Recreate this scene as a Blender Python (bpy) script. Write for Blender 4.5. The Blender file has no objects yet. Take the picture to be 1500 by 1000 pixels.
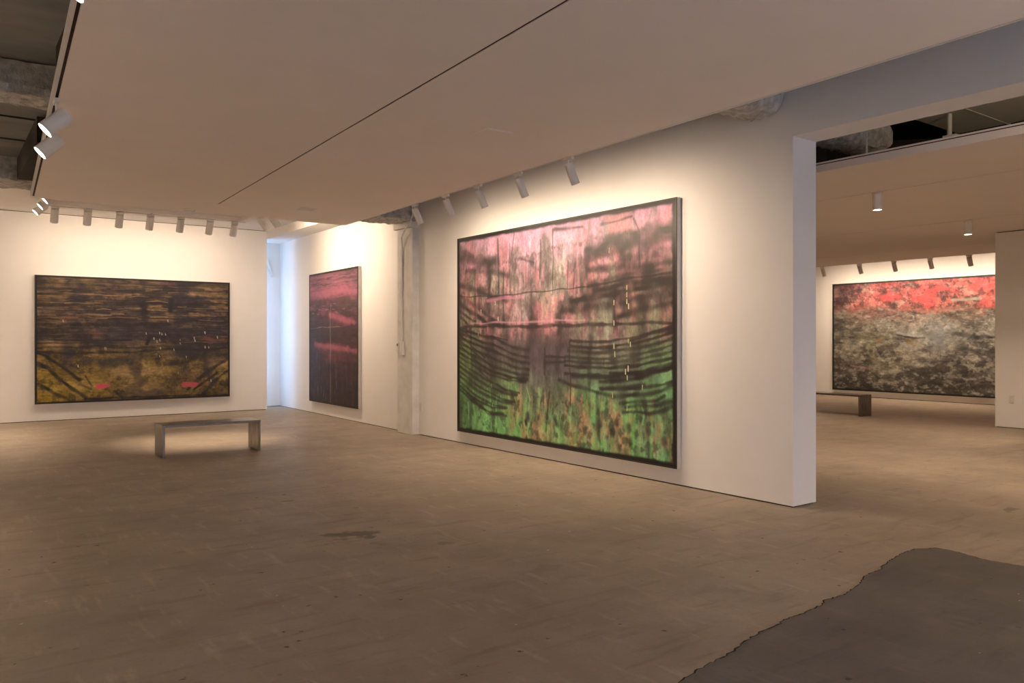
import bpy, bmesh, math, random
import numpy as np
from mathutils import Vector, Matrix
random.seed(7)
C = bpy.context.scene.collection
R = math.radians

# ------------------------------------------------------------------ helpers
def lin(c):
    c = np.asarray(c, dtype=float) / 255.0
    return np.where(c <= 0.04045, c / 12.92, ((c + 0.055) / 1.055) ** 2.4)

def col(*c):
    return tuple(float(v) for v in lin(c)) + (1.0,)

def tag(o, label=None, cat=None, group=None, kind=None):
    if label: o['label'] = label
    if cat: o['category'] = cat
    if group: o['group'] = group
    if kind: o['kind'] = kind
    return o

def empty(name, loc=(0, 0, 0), rz=0.0):
    o = bpy.data.objects.new(name, None)
    C.objects.link(o)
    o.location = loc
    o.rotation_euler = (0, 0, rz)
    o.empty_display_size = 0.1
    return o

def obj(name, bm, mat, parent=None, smooth=False, bevel=0.0):
    me = bpy.data.meshes.new(name)
    bmesh.ops.recalc_face_normals(bm, faces=bm.faces[:])
    bm.to_mesh(me)
    bm.free()
    o = bpy.data.objects.new(name, me)
    C.objects.link(o)
    for m in (mat if isinstance(mat, (list, tuple)) else [mat]):
        me.materials.append(m)
    if smooth:
        for p in me.polygons: p.use_smooth = True
        me.set_sharp_from_angle(angle=R(35))
    if bevel:
        md = o.modifiers.new('bevel', 'BEVEL')
        md.width = bevel; md.segments = 2; md.limit_method = 'ANGLE'
    if parent: o.parent = parent
    return o

def box(bm, x0, x1, y0, y1, z0, z1, mi=0):
    v = [bm.verts.new(p) for p in [(x0,y0,z0),(x1,y0,z0),(x1,y1,z0),(x0,y1,z0),(x0,y0,z1),(x1,y0,z1),(x1,y1,z1),(x0,y1,z1)]]
    for f in [(0,3,2,1),(4,5,6,7),(0,1,5,4),(1,2,6,5),(2,3,7,6),(3,0,4,7)]:
        bm.faces.new([v[i] for i in f]).material_index = mi

def prism(bm, pts, z0, z1, mi=0):
    a = [bm.verts.new((x, y, z0)) for x, y in pts]
    b = [bm.verts.new((x, y, z1)) for x, y in pts]
    n = len(pts)
    bm.faces.new(a[::-1]).material_index = mi
    bm.faces.new(b).material_index = mi
    for i in range(n):
        bm.faces.new([a[i], a[(i+1) % n], b[(i+1) % n], b[i]]).material_index = mi

def lathe(bm, prof, M=None, seg=32, mi=0):
    """prof: (r, z) list revolved about z, then moved by M"""
    M = M or Matrix()
    rings = []
    for r, z in prof:
        if r < 1e-6: rings.append([bm.verts.new(M @ Vector((0, 0, z)))])
        else: rings.append([bm.verts.new(M @ Vector((r*math.cos(2*math.pi*k/seg), r*math.sin(2*math.pi*k/seg), z))) for k in range(seg)])
    for a, b in zip(rings, rings[1:]):
        if len(a) == 1 and len(b) == 1: continue
        for k in range(seg):
            k2 = (k+1) % seg
            if len(a) == 1: f = [a[0], b[k2], b[k]]
            elif len(b) == 1: f = [a[k], a[k2], b[0]]
            else: f = [a[k], a[k2], b[k2], b[k]]
            bm.faces.new(f).material_index = mi

def tube(bm, pts, r, seg=12):
    pts = [Vector(p) for p in pts]
    rings = []
    for i, p in enumerate(pts):
        d = (pts[min(i+1, len(pts)-1)] - pts[max(i-1, 0)]).normalized()
        q = d.to_track_quat('Z', 'Y')
        rings.append([bm.verts.new(p + q @ Vector((r*math.cos(2*math.pi*k/seg), r*math.sin(2*math.pi*k/seg), 0))) for k in range(seg)])
    for a, b in zip(rings, rings[1:]):
        for k in range(seg): bm.faces.new([a[k], a[(k+1) % seg], b[(k+1) % seg], b[k]])
    bm.faces.new(rings[0]); bm.faces.new(rings[-1])

# ------------------------------------------------------------------ materials
def newmat(name):
    m = bpy.data.materials.new(name)
    m.use_nodes = True
    nt = m.node_tree
    return m, nt, nt.nodes, nt.links, nt.nodes['Principled BSDF']

def noisy(name, c1, c2, scale=6.0, rough=0.6, metal=0.0, bump=0.0, bscale=60.0, stretch=(1,1,1), spec=0.3, detail=6):
    m, nt, N, L, P = newmat(name)
    tc = N.new('ShaderNodeTexCoord'); mp = N.new('ShaderNodeMapping')
    mp.inputs['Scale'].default_value = stretch
    L.new(tc.outputs['Object'], mp.inputs[0])
    n = N.new('ShaderNodeTexNoise'); n.inputs['Scale'].default_value = scale; n.inputs['Detail'].default_value = detail
    L.new(mp.outputs[0], n.inputs['Vector'])
    r = N.new('ShaderNodeValToRGB')
    r.color_ramp.elements[0].position = 0.35; r.color_ramp.elements[0].color = c1
    r.color_ramp.elements[1].position = 0.68; r.color_ramp.elements[1].color = c2
    L.new(n.outputs[0], r.inputs[0]); L.new(r.outputs[0], P.inputs['Base Color'])
    P.inputs['Roughness'].default_value = rough
    P.inputs['Metallic'].default_value = metal
    P.inputs['Specular IOR Level'].default_value = spec
    if bump:
        n2 = N.new('ShaderNodeTexNoise'); n2.inputs['Scale'].default_value = bscale; n2.inputs['Detail'].default_value = 4
        L.new(mp.outputs[0], n2.inputs['Vector'])
        b = N.new('ShaderNodeBump'); b.inputs['Strength'].default_value = bump; b.inputs['Distance'].default_value = 0.01
        L.new(n2.outputs[0], b.inputs['Height']); L.new(b.outputs[0], P.inputs['Normal'])
    return m

M = {}
M['wall'] = noisy('wall_paint', (.83,.81,.785,1), (.85,.83,.805,1), 3, .85, bump=.04, bscale=90, spec=.15)
M['slab'] = noisy('ceiling_paint', (.90,.83,.77,1), (.92,.85,.79,1), 2, .9, bump=.03, bscale=80, spec=.1)
M['reveal'] = noisy('shadow_gap_dark', (.02,.018,.016,1), (.03,.027,.024,1), 5, .9)
M['slot'] = noisy('track_slot_brown', (.035,.018,.012,1), (.06,.03,.02,1), 5, .7)
M['deck'] = noisy('painted_deck', (.20,.205,.20,1), (.27,.27,.265,1), 1.5, .85, bump=.1, bscale=20, stretch=(1,3,1))
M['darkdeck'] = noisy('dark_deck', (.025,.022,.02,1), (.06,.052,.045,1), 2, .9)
M['rough'] = noisy('sprayed_fireproofing', (.36,.35,.32,1), (.62,.60,.56,1), 14, .95, bump=1.0, bscale=45, spec=.1)
M['column'] = noisy('painted_column', (.62,.60,.57,1), (.74,.72,.69,1), 5, .75, bump=.35, bscale=18, spec=.25)
M['lampw'] = noisy('white_powder_coat', (.74,.72,.69,1), (.78,.76,.73,1), 8, .4, spec=.4)
M['dark_in'] = noisy('lamp_inside', (.35,.34,.33,1), (.4,.39,.38,1), 8, .4)
M['frame'] = noisy('black_frame', (.018,.016,.014,1), (.03,.027,.024,1), 8, .45, spec=.4)
M['side'] = noisy('aluminium_frame_side', (.58,.565,.54,1), (.66,.64,.61,1), 8, .45, metal=.1)
M['steel'] = noisy('raw_steel', (.15,.135,.115,1), (.36,.33,.285,1), 7, .36, metal=.85, stretch=(9,9,.7), bump=.05, bscale=30, spec=.5)
M['steeltop'] = noisy('worn_steel_top', (.14,.125,.11,1), (.26,.235,.205,1), 4, .28, metal=.85, stretch=(.8,6,1), spec=.5)
M['conduit'] = noisy('painted_conduit', (.66,.65,.62,1), (.72,.70,.67,1), 8, .5)
M['plate'] = noisy('plastic_plate', (.70,.68,.65,1), (.74,.72,.69,1), 8, .45)
M['dark'] = noisy('dark_plastic', (.02,.02,.02,1), (.03,.03,.03,1), 8, .5)
M['duct'] = noisy('duct_paint', (.70,.68,.60,1), (.78,.76,.68,1), 1.5, .6, bump=.05, bscale=10)
M['winframe'] = noisy('window_frame_paint', (.7,.7,.7,1), (.75,.75,.75,1), 8, .5)

m, nt, N, L, P = newmat('lamp_glow')
P.inputs['Base Color'].default_value = (1, 1, 1, 1)
P.inputs['Emission Color'].default_value = (1, .93, .82, 1)
P.inputs['Emission Strength'].default_value = 14.0
nn = N.new('ShaderNodeTexNoise'); nn.inputs['Scale'].default_value = 40
mr = N.new('ShaderNodeMapRange'); mr.inputs['To Min'].default_value = 12; mr.inputs['To Max'].default_value = 16
L.new(nn.outputs[0], mr.inputs[0]); L.new(mr.outputs[0], P.inputs['Emission Strength'])
M['glow'] = m

m, nt, N, L, P = newmat('window_glass')
P.inputs['Roughness'].default_value = 0.0; P.inputs['Transmission Weight'].default_value = 1.0; P.inputs['IOR'].default_value = 1.0
M['glass'] = m

# concrete floor: warm brown, worn, with scratches, pits and a few stains of their own shape
def concrete(name, ca, cb, cc, stains=()):
    m, nt, N, L, P = newmat(name)
    tc = N.new('ShaderNodeTexCoord'); V = tc.outputs['Object']
    def noise(s, d=6, st=None, rot=0):
        v = V
        if st:
            mp = N.new('ShaderNodeMapping'); mp.inputs['Scale'].default_value = st; mp.inputs['Rotation'].default_value = (0, 0, rot); L.new(V, mp.inputs[0]); v = mp.outputs[0]
        n = N.new('ShaderNodeTexNoise'); n.inputs['Scale'].default_value = s; n.inputs['Detail'].default_value = d; n.inputs['Roughness'].default_value = .62
        L.new(v, n.inputs['Vector']); return n.outputs[0]
    def ramp(s, p0, p1, c0, c1):
        r = N.new('ShaderNodeValToRGB'); e = r.color_ramp.elements
        e[0].position = p0; e[0].color = c0; e[1].position = p1; e[1].color = c1
        L.new(s, r.inputs[0]); return r.outputs[0]
    def mix(f, a, b, mode='MIX'):
        x = N.new('ShaderNodeMix'); x.data_type = 'RGBA'; x.blend_type = mode
        if isinstance(f, (int, float)): x.inputs[0].default_value = f
        else: L.new(f, x.inputs[0])
        for s, i in ((a, 6), (b, 7)):
            if isinstance(s, tuple): x.inputs[i].default_value = s
            else: L.new(s, x.inputs[i])
        return x.outputs[2]
    W = (1,1,1,1); K = (0,0,0,1)
    base = mix(ramp(noise(.55, 8), .33, .68, K, W), ca, cb)
    base = mix(ramp(noise(2.4, 8), .42, .72, K, (.6,.6,.6,1)), base, cc)
    base = mix(ramp(noise(38, 4), .52, .78, K, (.35,.35,.35,1)), base, tuple(v*.55 for v in ca[:3]) + (1,))
    # streaks dragged across the surface
    base = mix(ramp(noise(1.2, 9), .40, .66, K, (.42,.42,.42,1)), base, tuple(v*.68 for v in ca[:3]) + (1,))
    base = mix(ramp(noise(1.7, 9, (1, 6, 1), .45), .54, .72, K, (.55,.55,.55,1)), base, tuple(v*.50 for v in ca[:3]) + (1,))
    base = mix(ramp(noise(2.3, 8, (5, 1, 1), .1), .56, .74, K, (.42,.42,.42,1)), base, tuple(min(1, v*1.45) for v in cb[:3]) + (1,))
    # small pits, chips and paint flecks
    for sc, p, c in ((7.5, .115, tuple(v*.3 for v in ca[:3]) + (1,)), (3.1, .06, tuple(v*.25 for v in ca[:3]) + (1,)), (5.3, .05, (.55,.50,.44,1))):
        vo = N.new('ShaderNodeTexVoronoi'); vo.inputs['Scale'].default_value = sc
        dm = N.new('ShaderNodeVectorMath'); dm.operation = 'ADD'
        sn = N.new('ShaderNodeTexNoise'); sn.inputs['Scale'].default_value = 30 + sc
        L.new(V, sn.inputs['Vector'])
        scl = N.new('ShaderNodeVectorMath'); scl.operation = 'SCALE'; scl.inputs['Scale'].default_value = .05
        L.new(sn.outputs['Color'], scl.inputs[0]); L.new(V, dm.inputs[0]); L.new(scl.outputs[0], dm.inputs[1]); L.new(dm.outputs[0], vo.inputs['Vector'])
        sel = N.new('ShaderNodeMath'); sel.operation = 'MULTIPLY'
        gate = ramp(noise(1.1 + sc*.1, 2), .5, .56, K, W)
        L.new(ramp(vo.outputs['Distance'], p*.6, p, W, K), sel.inputs[0]); L.new(gate, sel.inputs[1])
        base = mix(sel.outputs[0], base, c)
    for (sx, sy, rx, ry, c, k) in stains:
        mp = N.new('ShaderNodeMapping'); mp.vector_type = 'TEXTURE'
        mp.inputs['Location'].default_value = (sx, sy, 0); mp.inputs['Scale'].default_value = (rx, ry, 1)
        dn = N.new('ShaderNodeTexNoise'); dn.inputs['Scale'].default_value = 6.5; dn.inputs['Detail'].default_value = 5; L.new(V, dn.inputs['Vector'])
        L.new(V, mp.inputs[0])
        ln = N.new('ShaderNodeVectorMath'); ln.operation = 'LENGTH'; L.new(mp.outputs[0], ln.inputs[0])
        ad = N.new('ShaderNodeMath'); ad.operation = 'MULTIPLY_ADD'; ad.inputs[1].default_value = 4.2; L.new(dn.outputs[0], ad.inputs[0]); L.new(ln.outputs['Value'], ad.inputs[2])
        base = mix(_scaled(N, L, ad.outputs[0], k), base, c)
    L.new(base, P.inputs['Base Color'])
    rr = N.new('ShaderNodeMapRange'); rr.inputs['To Min'].default_value = .42; rr.inputs['To Max'].default_value = .68
    L.new(noise(3, 6), rr.inputs[0]); L.new(rr.outputs[0], P.inputs['Roughness'])
    P.inputs['Specular IOR Level'].default_value = .35
    b = N.new('ShaderNodeBump'); b.inputs['Strength'].default_value = .25; b.inputs['Distance'].default_value = .01
    L.new(noise(9, 9), b.inputs['Height']); L.new(b.outputs[0], P.inputs['Normal'])
    return m

def _scaled(N, L, s, k):
    r = N.new('ShaderNodeMapRange'); r.inputs['From Min'].default_value = 2.6; r.inputs['From Max'].default_value = 3.1
    r.inputs['To Min'].default_value = k; r.inputs['To Max'].default_value = 0
    L.new(s, r.inputs[0]); return r.outputs[0]

FD = (.075, .062, .052, 1)
M['floor'] = concrete('worn_concrete', (.300,.243,.185,1), (.368,.300,.228,1), (.272,.230,.186,1),
    stains=[(2.62, 5.66, .20, .15, FD, .8), (2.66, 5.30, .07, .10, FD, .45), (3.05, 5.04, .07, .05, FD, .4), (3.2, 4.1, .14, .08, FD, .25), (2.65, 7.2, .08, .04, FD, .5), (7.66, 3.08, .12, .05, FD, .6)])
M['patch'] = concrete('grey_cement_screed', (.115,.104,.090,1), (.138,.124,.106,1), (.10,.096,.088,1))
M['crack'] = noisy('crack_dirt', (.02,.017,.014,1), (.05,.04,.033,1), 30, .95)

# ------------------------------------------------------------------ structure
def struct(name, bm, mat, **k):
    o = obj(name, bm, mat, **k)
    o['kind'] = 'structure'
    return o

GAP = .012
def wall_box(bm, x0, x1, y0, y1, z1, z0=0.0, top=True):
    """plasterboard wall standing off floor and ceiling by a thin dark reveal"""
    box(bm, x0, x1, y0, y1, z0 + GAP, z1 - (GAP if top else 0), 0)
    i = .02
    box(bm, x0+i, x1-i, y0+i, y1-i, z0, z0 + GAP + .005, 1)
    if top: box(bm, x0+i, x1-i, y0+i, y1-i, z1 - GAP - .005, z1, 1)

WM = [M['wall'], M['reveal']]
bm = bmesh.new(); box(bm, -3.7, 19.9, -4.3, 17.9, -.2, 0); struct('floor', bm, M['floor'])

# grey screed patch with a jagged broken edge
edge = [(1.55,2.0),(2.1,2.2),(2.642,2.381),(2.789,2.416),(2.888,2.437),(3.012,2.444),(3.139,2.473),(3.237,2.509),(3.437,2.545),(3.588,2.555),(3.724,2.583),(3.87,2.581),(4.06,2.597),(4.14,2.635),(4.20,2.628),(4.356,2.633),(4.593,2.687),(4.78,2.759),(4.965,2.772),(5.179,2.835),(5.466,2.894),(5.673,2.904),(5.829,2.827),(5.833,2.697),(5.781,2.494),(5.826,2.26),(5.9,1.6),(5.7,.6)]
rj = random.Random(3)
fine = []
for (xa, ya), (xb, yb) in zip(edge, edge[1:]):
    n = max(1, int(math.hypot(xb-xa, yb-ya) / .022))
    for k in range(n):
        t = k / n
        j = .008 if k else .004
        fine.append((xa+(xb-xa)*t + rj.uniform(-j, j), ya+(yb-ya)*t + rj.uniform(-j, j)))
fine.append(edge[-1])
bm = bmesh.new()
prism(bm, fine + [(5.0,-.2),(3.0,-.8),(1.3,-.6),(1.1,1.0)], .0005, .004)
bmesh.ops.triangulate(bm, faces=[f for f in bm.faces if len(f.verts) > 4])
pt = struct('floor_patch', bm, M['patch'])
bm = bmesh.new()
prev = None
nf = len(fine)
for i in range(nf):
    p = Vector(fine[i]); q = Vector(fine[min(i+1, nf-1)]) - Vector(fine[max(i-1, 0)])
    nrm = Vector((-q.y, q.x)).normalized()
    w = max(.0015, rj.uniform(.0, .009) if .08 < i/nf < .74 else rj.uniform(0, .004))
    
    a = bm.verts.new((p.x + nrm.x*w, p.y + nrm.y*w, .0055)); b = bm.verts.new((p.x - nrm.x*.002, p.y - nrm.y*.002, .0055))
    if prev: bm.faces.new([prev[0], a, b, prev[1]])
    prev = (a, b)
cr = obj('crack', bm, M['crack'], pt)  # crack drawn as a thin dark ribbon above the floor

# main right wall with its wide opening
bm = bmesh.new()
box(bm, 6.2, 6.55, 4.26, 11.0, GAP, 3.95); box(bm, 6.22, 6.53, 4.28, 10.98, 0, GAP+.005, 1)
box(bm, 6.2, 6.55, -.9, 4.26, 3.31, 3.95)
box(bm, 6.2, 6.55, -4.0, -.9, GAP, 3.95); box(bm, 6.22, 6.53, -4.0, -.92, 0, GAP+.005, 1)
struct('wall_right', bm, WM)
# right wall beyond the column (slightly splayed)
def splay(y): return 6.2 + .0246*(y-11.5)
bm = bmesh.new()
prism(bm, [(6.2,11.5),(6.7,11.5),(6.7,17.75),(splay(17.75),17.75)], GAP, 3.95)
prism(bm, [(6.22,11.52),(6.7,11.52),(6.7,17.7),(splay(17.7)+.02,17.7)], 0, GAP+.005, 1)
struct('wall_right_far', bm, WM)
# back partition and the outer wall with a window behind it
bm = bmesh.new(); wall_box(bm, -3.5, 5.79, 16.85, 17.0, 3.82); struct('wall_back', bm, WM)
bm = bmesh.new()
y0, y1 = 17.6, 17.8
box(bm, -3.5, 3.6, y0, y1, GAP, 3.95); box(bm, 5.75, 6.7, y0, y1, GAP, 3.95)
box(bm, 3.6, 5.75, y0, y1, GAP, .25); box(bm, 3.6, 5.75, y0, y1, 3.4, 3.95)
box(bm, -3.5, 6.7, y0+.02, y1, 0, GAP+.004, 1)
struct('wall_outer', bm, WM)
bm = bmesh.new()
for a, b_, c_, d_ in ((3.6,5.75,.25,.31),(3.6,5.75,3.34,3.4),(3.6,3.66,.31,3.34),(5.69,5.75,.31,3.34),(4.65,4.70,.31,3.34)):
    box(bm, a, b_, 17.66, 17.74, c_, d_)
w = struct('window_1', bm, M['winframe'])
bm = bmesh.new(); box(bm, 3.66, 4.65, 17.695, 17.705, .31, 3.34); box(bm, 4.70, 5.69, 17.695, 17.705, .31, 3.34); obj('pane', bm, M['glass'], w)
# side and rear walls out of the frame
bm = bmesh.new(); wall_box(bm, -2.6, -2.4, -4.1, 17.8, 3.95, top=False); struct('wall_left', bm, WM)
bm = bmesh.new()
box(bm, -2.6, 1.2, -4.3, -4.1, 0, 3.95); box(bm, 5.8, 6.6, -4.3, -4.1, 0, 3.95); box(bm, 1.2, 5.8, -4.3, -4.1, 0, .5); box(bm, 1.2, 5.8, -4.3, -4.1, 2.4, 3.95)
struct('wall_rear', bm, WM)
bm = bmesh.new()
for a, b_, c_, d_ in ((1.2,5.8,.5,.56),(1.2,5.8,2.34,2.4),(1.2,1.26,.56,2.34),(5.74,5.8,.56,2.34),(3.47,3.53,.56,2.34)): box(bm, a, b_, -4.24, -4.16, c_, d_)
w = struct('window_2', bm, M['winframe'])  # unseen window, added for daylight from behind the camera
bm = bmesh.new(); box(bm, 1.26, 3.47, -4.205, -4.195, .56, 2.34); box(bm, 3.53, 5.74, -4.205, -4.195, .56, 2.34); obj('pane', bm, M['glass'], w)
# second room
bm = bmesh.new(); wall_box(bm, 19.6, 19.8, -4.1, 14.0, 4.9, top=False); struct('wall_far', bm, WM)
bm = bmesh.new(); wall_box(bm, 14.76, 14.96, -4.0, 6.17, 3.335); struct('wall_divider', bm, WM)
bm = bmesh.new(); wall_box(bm, 6.55, 19.8, 14.0, 14.2, 4.9, top=False); struct('wall_far_side', bm, WM)
bm = bmesh.new(); wall_box(bm, 6.55, 19.8, -4.3, -4.1, 4.9, top=False); struct('wall_far_rear', bm, WM)
# upper band closing the void over the first wall
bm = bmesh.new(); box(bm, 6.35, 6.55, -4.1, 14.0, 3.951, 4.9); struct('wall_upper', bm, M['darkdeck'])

# dropped ceiling of the first room: two broad panels with a slot between, rims and track slots at both long edges
def lerp(p, q, t): return (p[0]+(q[0]-p[0])*t, p[1]+(q[1]-p[1])*t)
ZS, ZT = 3.24, 3.32
Lf, Ln = (1.015, 11.36), (.13, -4.0)
Rf, Rn = (5.075, 11.33), (4.59, -4.0)
Sf, Sn = (2.98, 10.51), (2.31, -4.0)
bm = bmesh.new()
def off(p, d): return (p[0]+d, p[1])
tf = .82/15.33
Lm, Rm = lerp(Lf, Ln, (11.36-Sf[1])/15.36), lerp(Rf, Rn, (11.33-Sf[1])/15.33)
prism(bm, [Ln, off(Sn,-.010), off(Sf,-.010), Lm], ZS, ZT)
prism(bm, [off(Sn,.010), Rn, Rm, off(Sf,.010)], ZS, ZT)
prism(bm, [Lm, off(Sf,-.010), off(Sf,.010), Rm, Rf, Lf], ZS, ZT)
prism(bm, [off(Sn,-.02), off(Sn,.02), off(Sf,.02), off(Sf,-.02)], ZT-.002, ZT+.01, 1)
prism(bm, [off(Sn,-.0095), off(Sn,.0095), off((Sf[0],Sf[1]-.02),.0095), off((Sf[0],Sf[1]-.02),-.0095)], ZS+.006, ZT-.003, 1)  # dark filler stands in for the shade inside the seam
ce = struct('ceiling', bm, [M['slab'], M['slot']])

def edge_track(name, pf, pn, side, w, label):
    t = empty(name, ((pf[0]+pn[0])/2, (pf[1]+pn[1])/2, ZS))
    ox, oy = t.location.x, t.location.y
    A_, B_ = (pf[0]-ox, pf[1]-oy), (pn[0]-ox, pn[1]-oy)
    s = side
    b1 = bmesh.new(); prism(b1, [A_, B_, off(B_, s*w), off(A_, s*w)], .02, .035); obj('channel', b1, M['slot'], t)
    b2 = bmesh.new(); prism(b2, [off(A_, s*w), off(B_, s*w), off(B_, s*(w+.018)), off(A_, s*(w+.018))], 0, .075); obj('rail', b2, M['lampw'], t)
    tag(t, label, 'lighting track')
edge_track('lighting_track', Lf, Ln, -1, .022, 'long white lighting track along the left edge of the lowered ceiling')
edge_track('lighting_track', Rf, Rn, 1, .010, 'long white lighting track along the right edge of the lowered ceiling, above the green painting')

# structural decks, beams and the higher white ceiling at the back
bm = bmesh.new(); box(bm, -3.7, 3.2, -4.3, 10.9, 3.62, 3.70)
for y in (1.4, 4.9, 8.9, 9.9): box(bm, -3.7, 3.2, y, y+.012, 3.605, 3.62, 1)
struct('ceiling_deck', bm, [M['deck'], M['darkdeck']])
bm = bmesh.new(); box(bm, -3.7, 6.7, -4.3, 17.9, 3.95, 4.05); struct('ceiling_deck_upper', bm, M['deck'])
bm = bmesh.new(); box(bm, -3.5, 5.8, 12.3, 16.99, 3.82, 3.94); struct('ceiling_back', bm, M['wall'])
bm = bmesh.new(); prism(bm, [(5.8,12.3),(6.215,12.3),(splay(17.6),17.6),(5.8,17.6)], 3.655, 3.82); box(bm, -3.5, 5.8, 17.0, 17.6, 3.655, 3.82); struct('trim_1', bm, M['wall'])
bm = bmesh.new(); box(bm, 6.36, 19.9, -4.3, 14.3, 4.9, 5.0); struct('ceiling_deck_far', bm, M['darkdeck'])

def rough_box(x0, x1, y0, y1, z0, z1, amp=.02, step=.09, seed=1, rnd=0.0):
    rr = random.Random(seed)
    bm = bmesh.new()
    nx, ny, nz = [max(1, int(round(d/step))) for d in (x1-x0, y1-y0, z1-z0)]
    vs = {}
    def V(i, j, k):
        if (i, j, k) not in vs:
            x, y, z = x0+(x1-x0)*i/nx, y0+(y1-y0)*j/ny, z0+(z1-z0)*k/nz
            if rnd:
                cy, cz = (y0+y1)/2, (z0+z1)/2
                a, b = (y-cy)/((y1-y0)/2), (z-cz)/((z1-z0)/2)
                mx = max(abs(a), abs(b), 1e-6); ln = math.hypot(a, b) or 1
                f = 1 + rnd*(mx/ln - 1)
                if i in (0, nx): f *= .8
                y, z = cy + (y-cy)*f, cz + (z-cz)*f
            vs[(i, j, k)] = bm.verts.new((x+rr.uniform(-amp, amp), y+rr.uniform(-amp, amp), z+rr.uniform(-amp, amp)))
        return vs[(i, j, k)]
    for i in range(nx):
        for j in range(ny):
            for k in (0, nz): bm.faces.new([V(i,j,k), V(i+1,j,k), V(i+1,j+1,k), V(i,j+1,k)])
        for k in range(nz):
            for j in (0, ny): bm.faces.new([V(i,j,k), V(i+1,j,k), V(i+1,j,k+1), V(i,j,k+1)])
    for j in range(ny):
        for k in range(nz):
            for i in (0, nx): bm.faces.new([V(i,j,k), V(i,j+1,k), V(i,j+1,k+1), V(i,j,k+1)])
    return bm
# each beam: a thick web and a wider sprayed lower flange
def beam(name, x0, x1, y0, y1, seed, z0=3.35, z1=3.61):
    bm = rough_box(x0, x1, y0+.02, y1-.02, z0+.05, z1, .008, .07, seed)
    o = struct(name, bm, M['rough'])
    b2 = rough_box(x0, x1, y0-.01, y1+.01, z0, z0+.07, .012, .05, seed+9)
    obj('flange', b2, M['rough'], o)
    return o
beam('ceiling_beam', -3.5, 5.0, 7.04, 7.39, 2)
beam('ceiling_beam', -3.5, 6.08, 10.88, 11.5, 3, 3.35, 3.9)
o = rough_box(3.4, 6.19, 4.32, 4.82, 3.52, 3.93, .014, .05, 5, rnd=.75)
struct('ceiling_beam', o, M['rough'], smooth=True)
# dark troughs beside the dropped ceiling
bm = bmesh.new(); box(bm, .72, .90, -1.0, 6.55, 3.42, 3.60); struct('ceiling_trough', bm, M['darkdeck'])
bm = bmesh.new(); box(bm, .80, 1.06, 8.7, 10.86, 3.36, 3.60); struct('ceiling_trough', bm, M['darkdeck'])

# column
bm = bmesh.new(); box(bm, 6.08, 6.7, 11.0, 11.5, 0, 3.95)
c_ = struct('column', bm, M['column'], bevel=.012)
bm = bmesh.new(); box(bm, 6.02, 6.7, 10.97, 11.53, 3.26, 3.36); obj('bracket', bm, M['column'], c_, bevel=.01)

# lowered ceiling of the second room in strips with thin slots
ZR = 3.34
bm = bmesh.new()
xs = [7.90, 9.54, 12.9, 16.3, 18.25]
for a, b_ in zip(xs, xs[1:]):
    box(bm, a+.011, b_-.011, -4.0, 13.95, ZR, ZR+.08)
for a in xs[1:-1]: box(bm, a-.0105, a+.0105, -4.0, 13.9, ZR+.004, ZR+.07, 1)  # dark bars painted in place of the shade within the slots
box(bm, 18.262, 19.58, -4.0, 13.95, ZR+.45, ZR+.5)
struct('ceiling_far', bm, [M['slab'], M['reveal']])
bm = bmesh.new(); box(bm, 7.885, 7.905, -4.0, 13.95, ZR, ZR+.076); box(bm, 7.875, 7.91, -4.0, 13.95, ZR+.076, ZR+.083, 1); box(bm, 7.87, 7.905, -4.0, 13.95, ZR+.083, ZR+.1)
struct('trim_2', bm, [M['slab'], M['slot']])

# things in the void over the second room
d = empty('air_duct', (9.8, 3.0, 4.2))
tag(d, 'large pale grey rectangular air duct in the void above the second room', 'duct')
bm = bmesh.new(); box(bm, -1.0, 1.15, -5.0, 2.05, 0, .5); obj('casing', bm, M['duct'], d, bevel=.06)
for y in (-2.6, -.6, 1.4):
    bm = bmesh.new(); box(bm, -1.01, 1.16, y, y+.02, -.006, .51); obj('seam', bm, M['duct'], d)
h = empty('pipe_hanger', (9.84, 4.62, 4.193))
tag(h, 'short pale pipe stub with a flat foot hanging below the pale duct', 'pipe')
bm = bmesh.new(); tube(bm, [(0,0,0),(0,0,-.26)], .028); obj('pipe', bm, M['conduit'], h, smooth=True)
bm = bmesh.new(); box(bm, -.05, .12, -.1, .06, -.29, -.255); obj('foot', bm, M['conduit'], h, bevel=.005)
o = rough_box(7.6, 9.3, 5.0, 5.5, 3.72, 4.15, .02, .06, 11, rnd=.8)
struct('ceiling_beam', o, M['rough'], smooth=True)
rd = []
for i, (x, y, lean) in enumerate(((8.25, 4.75, .02), (8.1, 5.95, .15))):
    bm = bmesh.new(); tube(bm, [(0,0,1.4),(0,0,.05),(lean,-lean,0)], .012); o = obj('hanger_rod', bm, M['conduit']); o.location = (x, y, ZR+.08)
    tag(o, ['thin vertical metal rod hanging in the dark void beside the pale duct', 'thin bent metal rod in the dark void at the far side of the opening'][i], 'rod', 'ceiling hanger rods')
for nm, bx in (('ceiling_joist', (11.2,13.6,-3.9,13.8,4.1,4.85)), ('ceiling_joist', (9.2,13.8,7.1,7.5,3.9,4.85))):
    bm = bmesh.new(); box(bm, *bx); struct(nm, bm, M['darkdeck'])

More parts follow.
